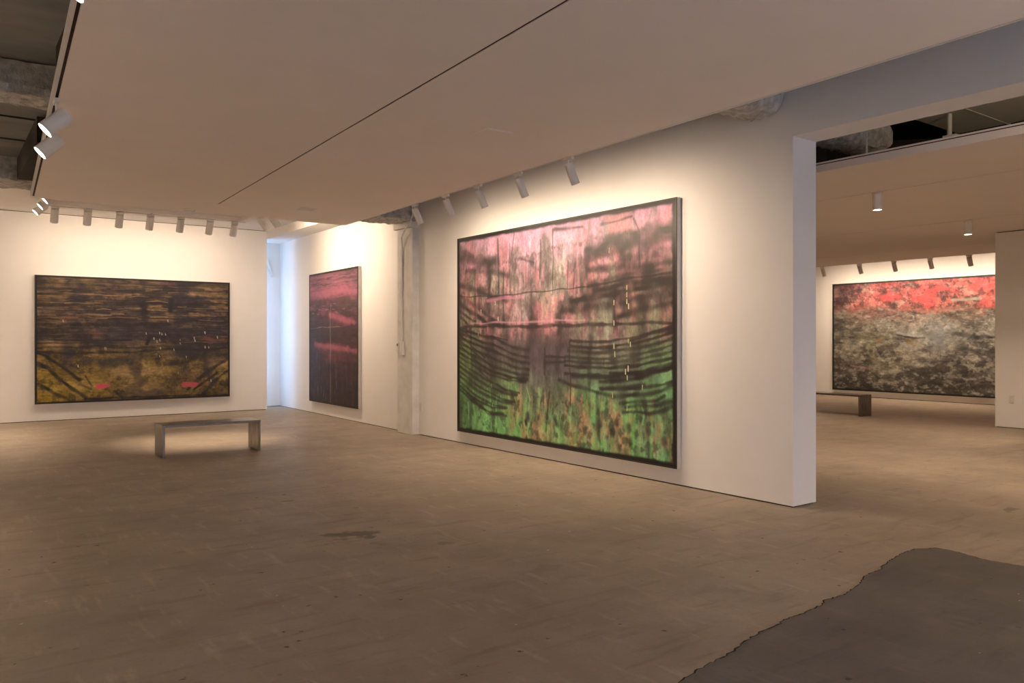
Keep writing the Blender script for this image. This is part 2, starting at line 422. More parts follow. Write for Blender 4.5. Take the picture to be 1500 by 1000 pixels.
# ------------------------------------------------------------------ bench
def bench(loc, rz, length, label):
    t = empty('steel_bench', loc, rz)
    tag(t, label, 'bench', 'plain steel gallery benches')
    l, w, h, th = length/2, .21, .42, .032
    bm = bmesh.new(); box(bm, -l, l, -w, w, h-th, h); obj('seat', bm, M['steeltop'], t, bevel=.003)
    for s in (-1, 1):
        bm = bmesh.new()
        box(bm, min(s*l, s*(l-th)), max(s*l, s*(l-th)), -w, w, .006, h-th-.0005)
        lg = obj('leg', bm, M['steel'], t, bevel=.003)
        for yy in (-w+.03, w-.05):
            bm = bmesh.new(); box(bm, min(s*(l-.005), s*(l-th+.005)), max(s*(l-.005), s*(l-th+.005)), yy, yy+.02, 0, .0065)
            obj('foot', bm, M['plate'], lg)
    return t
bench((2.955, 10.86, 0), 0, 1.24, 'low brown steel bench in the middle of the first room, facing the dark ochre painting')
bench((14.73, 9.25, 0), R(90), 1.5, 'low grey steel bench in the second room, partly hidden behind the white wall end')

# ------------------------------------------------------------------ fittings
o = empty('smoke_detector', (2.79, 11.18, ZS)); tag(o, 'round white smoke detector on the lowered ceiling near its far edge', 'smoke detector')
bm = bmesh.new(); lathe(bm, [(0,0),(.075,0),(.075,-.018),(.066,-.022),(.066,-.026),(.05,-.045),(0,-.048)]); obj('cover', bm, M['plate'], o, smooth=True)
bm = bmesh.new(); lathe(bm, [(.0665,-.0225),(.0675,-.0225),(.0675,-.0255),(.0665,-.0255)]); obj('vent_ring', bm, M['dark_in'], o)
for (x, y, s, lb) in ((4.04, 10.2, .125, 'small square white access panel in the lowered ceiling near the column'), (3.82, 5.54, .13, 'faint square access panel flush in the lowered ceiling above the green painting')):
    o = empty('access_panel', (x, y, ZS)); tag(o, lb, 'access panel', 'ceiling access panels')
    bm = bmesh.new(); box(bm, -s, s, -s, s, -.004, 0); obj('rim', bm, M['slab'], o)
    bm = bmesh.new(); box(bm, -s+.012, s-.012, -s+.012, s-.012, -.0065, -.0035); obj('lid', bm, M['plate'] if y > 8 else M['slab'], o)
# conduit down the column
cx = 6.068
bm = bmesh.new(); tube(bm, [(cx-.07,10.835,3.9),(cx-.07,10.835,3.62),(cx-.07,10.835,3.42),(cx-.075,10.92,3.30),(cx-.07,11.10,3.22),(cx-.05,11.24,3.12),(cx-.005,11.30,2.98),(cx-.002,11.309,2.85),(cx-.002,11.309,2.0),(cx-.002,11.309,1.475)], .012)
o = obj('conduit', bm, M['conduit'], smooth=True); tag(o, 'thin painted conduit running down the white column to a switch box', 'conduit')
for z in (2.7, 2.2, 1.75):
    bm = bmesh.new(); box(bm, 6.054, 6.079, 11.29, 11.328, z, z+.02); obj('clip', bm, M['conduit'], o)
o = empty('switch_box', (6.08, 11.30, 1.36)); tag(o, 'white rectangular switch box on the column below the conduit', 'switch box')
bm = bmesh.new(); box(bm, -.045, 0, -.05, .05, -.11, .11); obj('cover', bm, M['plate'], o, bevel=.004)
bm = bmesh.new(); box(bm, -.05, -.044, -.012, .012, -.03, .03); obj('switch', bm, M['lampw'], o)
o = empty('thermostat', (6.08, 11.435, 1.38)); tag(o, 'small white thermostat with dark dial beside the switch box on the column', 'thermostat')
bm = bmesh.new(); box(bm, -.03, 0, -.035, .035, -.075, .075); obj('cover', bm, M['plate'], o, bevel=.004)
bm = bmesh.new(); box(bm, -.033, -.029, -.015, .015, .015, .05); obj('display', bm, M['dark'], o)
def outlet(loc, label):
    o = empty('wall_outlet', loc); tag(o, label, 'outlet', 'white wall outlets')
    bm = bmesh.new(); box(bm, -.008, 0, -.042, .042, -.065, .065); obj('plate', bm, M['plate'], o, bevel=.003)
    for z in (-.03, .03):
        bm = bmesh.new(); box(bm, -.011, -.0075, -.02, .02, z-.018, z+.018); s = obj('socket', bm, M['lampw'], o)
        for y in (-.008, .006):
            bm = bmesh.new(); box(bm, -.0115, -.0105, y, y+.003, z-.006, z+.006); obj('slot', bm, M['dark'], s)
outlet((6.199, 10.93, .45), 'white outlet plate low on the wall between column and green painting')
outlet((14.759, 5.91, .49), 'white outlet plate low on the divider wall in the second room')
# window brace glimpsed in the gap behind the back wall
bm = bmesh.new(); tube(bm, [(6.03,17.55,3.28),(6.17,17.57,2.90)], .03); o = obj('window_stay', bm, M['plate'], smooth=True); tag(o, 'short white diagonal stay on the bluish wall in the far corner gap', 'window stay')

# ------------------------------------------------------------------ lamps
WARM = (1.0, .76, .54)
def make_lamp(dia, length, tilt, energy, drop=.05, spot=174, extra=14, mid=False):
    t = empty('track_spotlight')
    r = dia/2
    bm = bmesh.new(); box(bm, -.017, .017, -.062, .062, -.030, -.0005); obj('adapter', bm, M['lampw'], t, bevel=.003)
    bm = bmesh.new(); tube(bm, [(0,0,-.02),(0,0,-drop-.02)], .008); obj('stem', bm, M['lampw'], t, smooth=True)
    Mx = Matrix.Translation((0, 0, -drop)) @ Matrix.Rotation(-tilt, 4, 'Y') @ Matrix.Translation((0, 0, 0))
    L0, L1 = (length/2, -length/2) if mid else (.012, -length)
    bm = bmesh.new()
    lathe(bm, [(0,L0),(r*.8,L0),(r*.96,L0-.008),(r,L0-.02),(r,L1),(r-.004,L1),(r-.005,L1+.02),(0,L1+.022)], Mx)
    obj('housing', bm, M['lampw'], t, smooth=True)
    bm = bmesh.new(); lathe(bm, [(0,L1+.012),(r-.008,L1+.012),(r-.008,L1+.010),(0,L1+.010)], Mx); obj('lens', bm, M['glow'], t, smooth=True)
    ld = bpy.data.lights.new('bulb', 'SPOT')
    ld.energy = energy; ld.color = WARM; ld.spot_size = R(spot); ld.spot_blend = 1.0; ld.shadow_soft_size = .03
    lo = bpy.data.objects.new('bulb', ld); C.objects.link(lo); lo.parent = t
    lo.matrix_local = Mx @ Matrix.Translation((0, 0, L1+.004)) @ Matrix.Rotation(-R(extra if tilt else 0), 4, 'Y')
    return t
def copy_lamp(t):
    n = t.copy(); C.objects.link(n)
    for ch in t.children:
        c = ch.copy(); C.objects.link(c); c.parent = n
    return n
def row(proto, spots, rz, group, labels):
    for i, p in enumerate(spots):
        o = proto if i == 0 else copy_lamp(proto)
        o.location = p; o.rotation_euler = (0, 0, rz)
        tag(o, labels[i], 'spotlight', group)
ORD = ['first', 'second', 'third', 'fourth', 'fifth', 'sixth', 'seventh']
# lamps: local +x is the aiming side
def rx(y): return Rn[0] + (Rf[0]-Rn[0])*(y-Rn[1])/(Rf[1]-Rn[1]) + .012
E = dict(right=54, back=19, pink=54, left=170, near=16, out=310, far=62, down=150)
row(make_lamp(.085, .20, R(27), E['right'], drop=.068), [(rx(y), y, ZS) for y in (9.0, 8.2, 7.46, 6.67, 5.83)], 0, 'spotlights over the green painting',
    ['small white spotlight over the green and pink painting, %s from the column' % ORD[i] for i in range(5)])
ZB = 3.735
row(make_lamp(.125, .235, R(30), E['back'], drop=.045), [(x, 15.36, ZB) for x in (1.675, 2.17, 2.67, 3.17, 3.69, 4.21, 4.66)], R(90), 'spotlights on the back rail',
    ['white cylinder spotlight on the rail before the back wall, %s from the left of seven' % ORD[i] for i in range(7)])
row(make_lamp(.125, .235, R(36), E['pink'], drop=.045), [(4.80, 14.35, ZB), (4.80, 13.80, ZB), (4.80, 12.70, ZB)], 0, 'spotlights aimed at the dark pink painting',  # hidden lamp added to brighten the wall toward the column
    ['white spotlight aimed at the dark pink painting, left one of the pair near the corner', 'white spotlight aimed at the dark pink painting, right one of the pair near the corner', 'white spotlight aimed at the dark pink painting, hidden above the lowered ceiling edge'])
row(make_lamp(.125, .20, R(48), E['left'], drop=.11, spot=120, mid=True, extra=-8), [(1.43, 15.0, ZB), (1.43, 14.3, ZB), (1.43, 13.65, ZB)], R(180), 'spotlights on the left rail return',
    ['glowing white spotlight at the left end of the back rail, lowest in view of three', 'glowing white spotlight at the left end of the back rail, middle of three', 'glowing white spotlight at left end of back rail, topmost, half hidden by ceiling edge'])
def lx(y): return Ln[0] + (Lf[0]-Ln[0])*(y-Ln[1])/(Lf[1]-Ln[1]) - .012
row(make_lamp(.122, .20, R(46), E['left'], drop=.165, spot=130, mid=True), [(lx(y), y, ZS) for y in (6.62, 7.45)], R(180), 'spotlights on the left ceiling edge',
    ['large glowing white spotlight on the left ceiling edge, the upper and nearer one', 'large glowing white spotlight on the left ceiling edge, the lower and farther one',
     ])
row(make_lamp(.122, .20, R(46), E['near'], drop=.125, mid=True), [(lx(y), y, ZS) for y in (4.0, 2.6, 1.2, -.4)], R(180), 'spotlights on the left ceiling edge toward the viewer',  # unseen lamps added to lift the overall light level
    ['white spotlight on the left ceiling edge out of frame, %s toward the viewer' % ORD[i] for i in range(4)])
row(make_lamp(.085, .20, R(27), E['out']), [(rx(y), y, ZS) for y in (-1.3, -2.2, -3.1)], 0, 'spotlights on the right ceiling edge behind the viewer',  # unseen lamps added for warm light near the camera
    ['small white spotlight on the right ceiling edge out of frame, %s behind the viewer' % ORD[i] for i in range(3)])
row(make_lamp(.10, .20, R(25), E['far'], drop=.05), [(18.26, y, ZR) for y in (11.69, 10.70, 9.84, 9.0, 8.16, 7.3)], 0, 'spotlights over the red and grey painting',
    ['small white spotlight over the red and grey painting, %s from the left' % ORD[i] for i in range(6)])
row(make_lamp(.11, .185, 0, E['down'], drop=.04, spot=110), [(9.54, 5.35, ZR), (12.9, 5.78, ZR), (9.54, 8.4, ZR), (9.54, 2.6, ZR), (12.9, 9.6, ZR)], 0, 'downward spotlights in the second room',  # hidden and out-of-frame ones are added to brighten this room
    ['white downlight cylinder in the second room nearer the opening', 'white downlight cylinder in the second room nearer the divider wall',
     'white downlight cylinder in the second room hidden behind the green painting wall', 'white downlight cylinder in the second room out of frame to the right', 'white downlight cylinder in the second room hidden deeper behind the wall end'])
row(make_lamp(.125, .20, 0, 330, drop=.03, spot=50), [(3.25, 12.30, ZB)], 0, 'spotlight behind the ceiling edge', ['white spotlight pointing down behind the far edge of the lowered ceiling'])

row(make_lamp(.10, .18, R(115), 170, drop=.15, spot=140, extra=0), [(6.72, .4, 3.55)], R(20), 'service light above the opening', ['white service spotlight above the opening, out of frame'])  # unseen lamp added to brighten the duct and beam in the void
bm = bmesh.new(); box(bm, 6.551, 6.80, .36, .44, 3.551, 3.58); o = obj('lamp_bracket', bm, M['lampw']); tag(o, 'white steel bracket above the opening carrying the service spotlight', 'bracket')  # unseen bracket, added only to carry that lamp
# suspended rectangular rail frame before the back wall
t = empty('ceiling_rail', (3.2, 15.36, 3.82)); tag(t, 'white rectangular lighting rail frame under the high ceiling before the back wall', 'lighting rail')
bm = bmesh.new(); box(bm, -1.77, 1.66, -.13, .10, -.075, -.002); obj('long_rail', bm, M['wall'], t, bevel=.004)
bm = bmesh.new(); box(bm, -1.74, 1.66, -.012, .012, -.078, -.0745); obj('slot', bm, M['dark_in'], t)
for x0, x1 in ((-1.77, -1.65), (1.54, 1.66)):
    bm = bmesh.new(); box(bm, x0, x1, -2.66, -.131, -.075, -.002); obj('return_rail', bm, M['wall'], t, bevel=.004)
bm = bmesh.new(); box(bm, -1.64, 1.53, -2.70, -2.53, -.075, -.002); obj('cross_rail', bm, M['wall'], t, bevel=.004)
bm = bmesh.new(); box(bm, -.04, -.02, -.131, .101, -.0765, -.0745); obj('joint', bm, M['dark_in'], t)

# ------------------------------------------------------------------ painted canvases
rng = np.random.RandomState(11)
def vnoise(h, w, fy, fx, seed):
    r = np.random.RandomState(seed)
    g = r.rand(int(math.ceil(fy))+4, int(math.ceil(fx))+4)
    y = np.linspace(0, fy, h); x = np.linspace(0, fx, w)
    def prep(a):
        i = np.floor(a).astype(int); f = a - i
        return i, [((-f**3+3*f**2-3*f+1)/6), ((3*f**3-6*f**2+4)/6), ((-3*f**3+3*f**2+3*f+1)/6), (f**3/6)]
    iy, wy = prep(y); ix, wx = prep(x)
    t = sum(g[iy+k]*wy[k][:, None] for k in range(4))
    o = sum(t[:, ix+k]*wx[k][None, :] for k in range(4))
    return (o-.5)*1.9+.5
def fbm(h, w, fy, fx, seed, octv=4, g=.68):
    o = 0; a = 1; s = 0
    for k in range(octv):
        o = o + a*vnoise(h, w, fy*2**k, fx*2**k, seed+k*17); s += a; a *= g
    return (o/s-.5)*1.75+.5
def smooth(x, a, b):
    t = np.clip((x-a)/(b-a), 0, 1); return t*t*(3-2*t)
class Paint:
    def __init__(s, W, H, cell):
        s.W, s.H = W, H
        s.nx, s.ny = int(W/cell), int(H/cell)
        s.S, s.T = np.meshgrid(np.linspace(0, 1, s.nx), np.linspace(0, 1, s.ny))
        s.c = np.zeros((s.ny, s.nx, 3))
        s.ws = (vnoise(s.ny, s.nx, H*6, W*6, 5)-.5)*.022
        s.wt = (vnoise(s.ny, s.nx, H*6, W*6, 6)-.5)*.022
        s.wob = vnoise(s.ny, s.nx, H*14, W*14, 8)
    def field(s, anchors, sig, warp=.12, seed=1):
        S = s.S + (fbm(s.ny, s.nx, s.H*2, s.W*2, seed)-.5)*warp
        T = s.T + (fbm(s.ny, s.nx, s.H*2, s.W*2, seed+3)-.5)*warp
        num = np.zeros_like(s.c); den = np.zeros((s.ny, s.nx))+1e-9
        for (a, b, c) in anchors:
            w = np.exp(-(((S-a)*s.W)**2+((T-b)*s.H)**2)/(2*sig*sig))
            num += w[..., None]*lin(c); den += w
        s.c = num/den[..., None]
    def over(s, mask, c):
        mask = np.clip(mask, 0, 1)[..., None]; s.c = s.c*(1-mask)+lin(c)*mask
    def n(s, per_m_y, per_m_x, seed, o=4): return fbm(s.ny, s.nx, s.H*per_m_y, s.W*per_m_x, seed, o+1)
    def stroke(s, w, op, pts, c=(48,38,32), soft=.8):
        P_ = np.array(pts, float)
        pad = w*1.6+.04
        x0 = int(max(0, (P_[:,0].min()-pad/s.W)*s.nx)); x1 = int(min(s.nx, (P_[:,0].max()+pad/s.W)*s.nx+1))
        y0 = int(max(0, (P_[:,1].min()-pad/s.H)*s.ny)); y1 = int(min(s.ny, (P_[:,1].max()+pad/s.H)*s.ny+1))
        if x1 <= x0 or y1 <= y0: return
        X = s.S[y0:y1, x0:x1]*s.W+s.ws[y0:y1, x0:x1]; Y = s.T[y0:y1, x0:x1]*s.H+s.wt[y0:y1, x0:x1]
        D = np.full(X.shape, 9.)
        for (ax, ay), (bx, by) in zip(P_*[s.W, s.H], P_[1:]*[s.W, s.H]):
            dx, dy = bx-ax, by-ay; l2 = dx*dx+dy*dy+1e-9
            t = np.clip(((X-ax)*dx+(Y-ay)*dy)/l2, 0, 1)
            D = np.minimum(D, np.hypot(X-ax-t*dx, Y-ay-t*dy))
        wl = w*.5*(.6+.8*s.wob[y0:y1, x0:x1])
        m = (1-smooth(D, wl*(1-soft), wl*(1+soft)))*op*(.7+.5*s.wob[::-1, ::-1][y0:y1, x0:x1])
        m = np.clip(m, 0, 1)[..., None]
        s.c[y0:y1, x0:x1] = s.c[y0:y1, x0:x1]*(1-m)+lin(c)*m
    def blob(s, a, b, rx_, ry_, c, op=1., soft=.5):
        d = np.hypot((s.S-a)*s.W/rx_, (s.T-b)*s.H/ry_)+(s.wob-.5)*.9
        s.over((1-smooth(d, 1-soft, 1+soft))*op, c)
    def grain(s, amp, fy, fx, seed, octv=5, g=.85):
        n = fbm(s.ny, s.nx, s.H*fy, s.W*fx, seed, octv, g)
        s.c = s.c*np.exp(amp*2*np.clip(n-.5, -.6, .6))[..., None]
    def lines(s, k, t0, t1, l0, l1, w0, w1, c, op, vert=False, seed=1, s0=0., s1=1.):
        r = random.Random(seed)
        for _ in range(k):
            a, b = r.uniform(s0, s1), r.uniform(t0, t1); l = r.uniform(l0, l1); d = r.uniform(-.012, .012)
            pts = [(a, b), (a+d, b+l/2/s.H), (a+d*.5, b+l/s.H)] if vert else [(a-l/2/s.W, b), (a, b+d), (a+l/2/s.W, b+d*.3)]
            s.stroke(r.uniform(w0, w1), op*r.uniform(.5, 1), pts, c, .9)
    def border(s, w, c=(30,25,20)):
        e = np.minimum(np.minimum(s.S*s.W, (1-s.S)*s.W), np.minimum(s.T*s.H, (1-s.T)*s.H))
        s.over(1-smooth(e+(s.wob-.5)*w*.3, w*.6, w*1.3), c)

GAIN = np.array((.86, 1.0, 1.38))
def canvas(name_, paint, loc, rz, depth, label, gain=(.9, 1.3), rough=.5):
    W, H, nx, ny = paint.W, paint.H, paint.nx, paint.ny
    root = empty('painting', loc, rz); tag(root, label, 'painting')
    f = .014
    bm = bmesh.new()
    for a in ((0, f, 0, H), (W-f, W, 0, H), (f, W-f, 0, f), (f, W-f, H-f, H)): box(bm, a[0], a[1], 0, .012, a[2], a[3])
    obj('frame', bm, M['frame'], root)
    bm = bmesh.new()
    for a in ((0, f, 0, H), (W-f, W, 0, H), (f, W-f, 0, f), (f, W-f, H-f, H)): box(bm, a[0], a[1], .0121, depth-.002, a[2], a[3])
    box(bm, f, W-f, .04, depth-.004, f, H-f)
    o = obj('frame_side', bm, M['side'], root); o['label'] = 'pale metal side of the frame'
    me = bpy.data.meshes.new('canvas')
    xs_ = f + (W-2*f)*np.linspace(0, 1, nx); zs_ = H-f-(H-2*f)*np.linspace(0, 1, ny)
    co = np.zeros((ny, nx, 3), np.float32); co[..., 0] = xs_[None, :]; co[..., 2] = zs_[:, None]; co[..., 1] = .006
    me.vertices.add(nx*ny); me.vertices.foreach_set('co', co.ravel())
    idx = np.arange(nx*ny).reshape(ny, nx)
    q = np.stack([idx[:-1, :-1], idx[1:, :-1], idx[1:, 1:], idx[:-1, 1:]], -1).reshape(-1, 4).astype(np.int32)
    me.loops.add(q.size); me.loops.foreach_set('vertex_index', q.ravel())
    me.polygons.add(len(q)); me.polygons.foreach_set('loop_start', np.arange(0, q.size, 4, dtype=np.int32)); me.polygons.foreach_set('loop_total', np.full(len(q), 4, np.int32))
    me.update(); me.validate()
    at = me.color_attributes.new('paint', 'FLOAT_COLOR', 'POINT')
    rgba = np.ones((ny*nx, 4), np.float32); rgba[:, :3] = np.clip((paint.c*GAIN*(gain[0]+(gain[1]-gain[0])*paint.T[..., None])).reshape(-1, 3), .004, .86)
    at.data.foreach_set('color', rgba.ravel())
    m, nt, N, L, P = newmat('paint_'+name_)
    a = N.new('ShaderNodeVertexColor'); a.layer_name = 'paint'
    tc = N.new('ShaderNodeTexCoord'); n1 = N.new('ShaderNodeTexNoise'); n1.inputs['Scale'].default_value = 55; n1.inputs['Detail'].default_value = 6
    L.new(tc.outputs['Object'], n1.inputs['Vector'])
    mr = N.new('ShaderNodeMapRange'); mr.inputs['To Min'].default_value = .72; mr.inputs['To Max'].default_value = 1.28; L.new(n1.outputs[0], mr.inputs[0])
    mx = N.new('ShaderNodeVectorMath'); mx.operation = 'SCALE'; L.new(a.outputs[0], mx.inputs[0]); L.new(mr.outputs[0], mx.inputs['Scale'])
    L.new(mx.outputs[0], P.inputs['Base Color'])
    P.inputs['Roughness'].default_value = rough; P.inputs['Specular IOR Level'].default_value = .35
    b = N.new('ShaderNodeBump'); b.inputs['Strength'].default_value = .15; b.inputs['Distance'].default_value = .002
    L.new(n1.outputs[0], b.inputs['Height']); L.new(b.outputs[0], P.inputs['Normal'])
    me.materials.append(m)
    o = bpy.data.objects.new('canvas', me); C.objects.link(o); o.parent = root
    return root
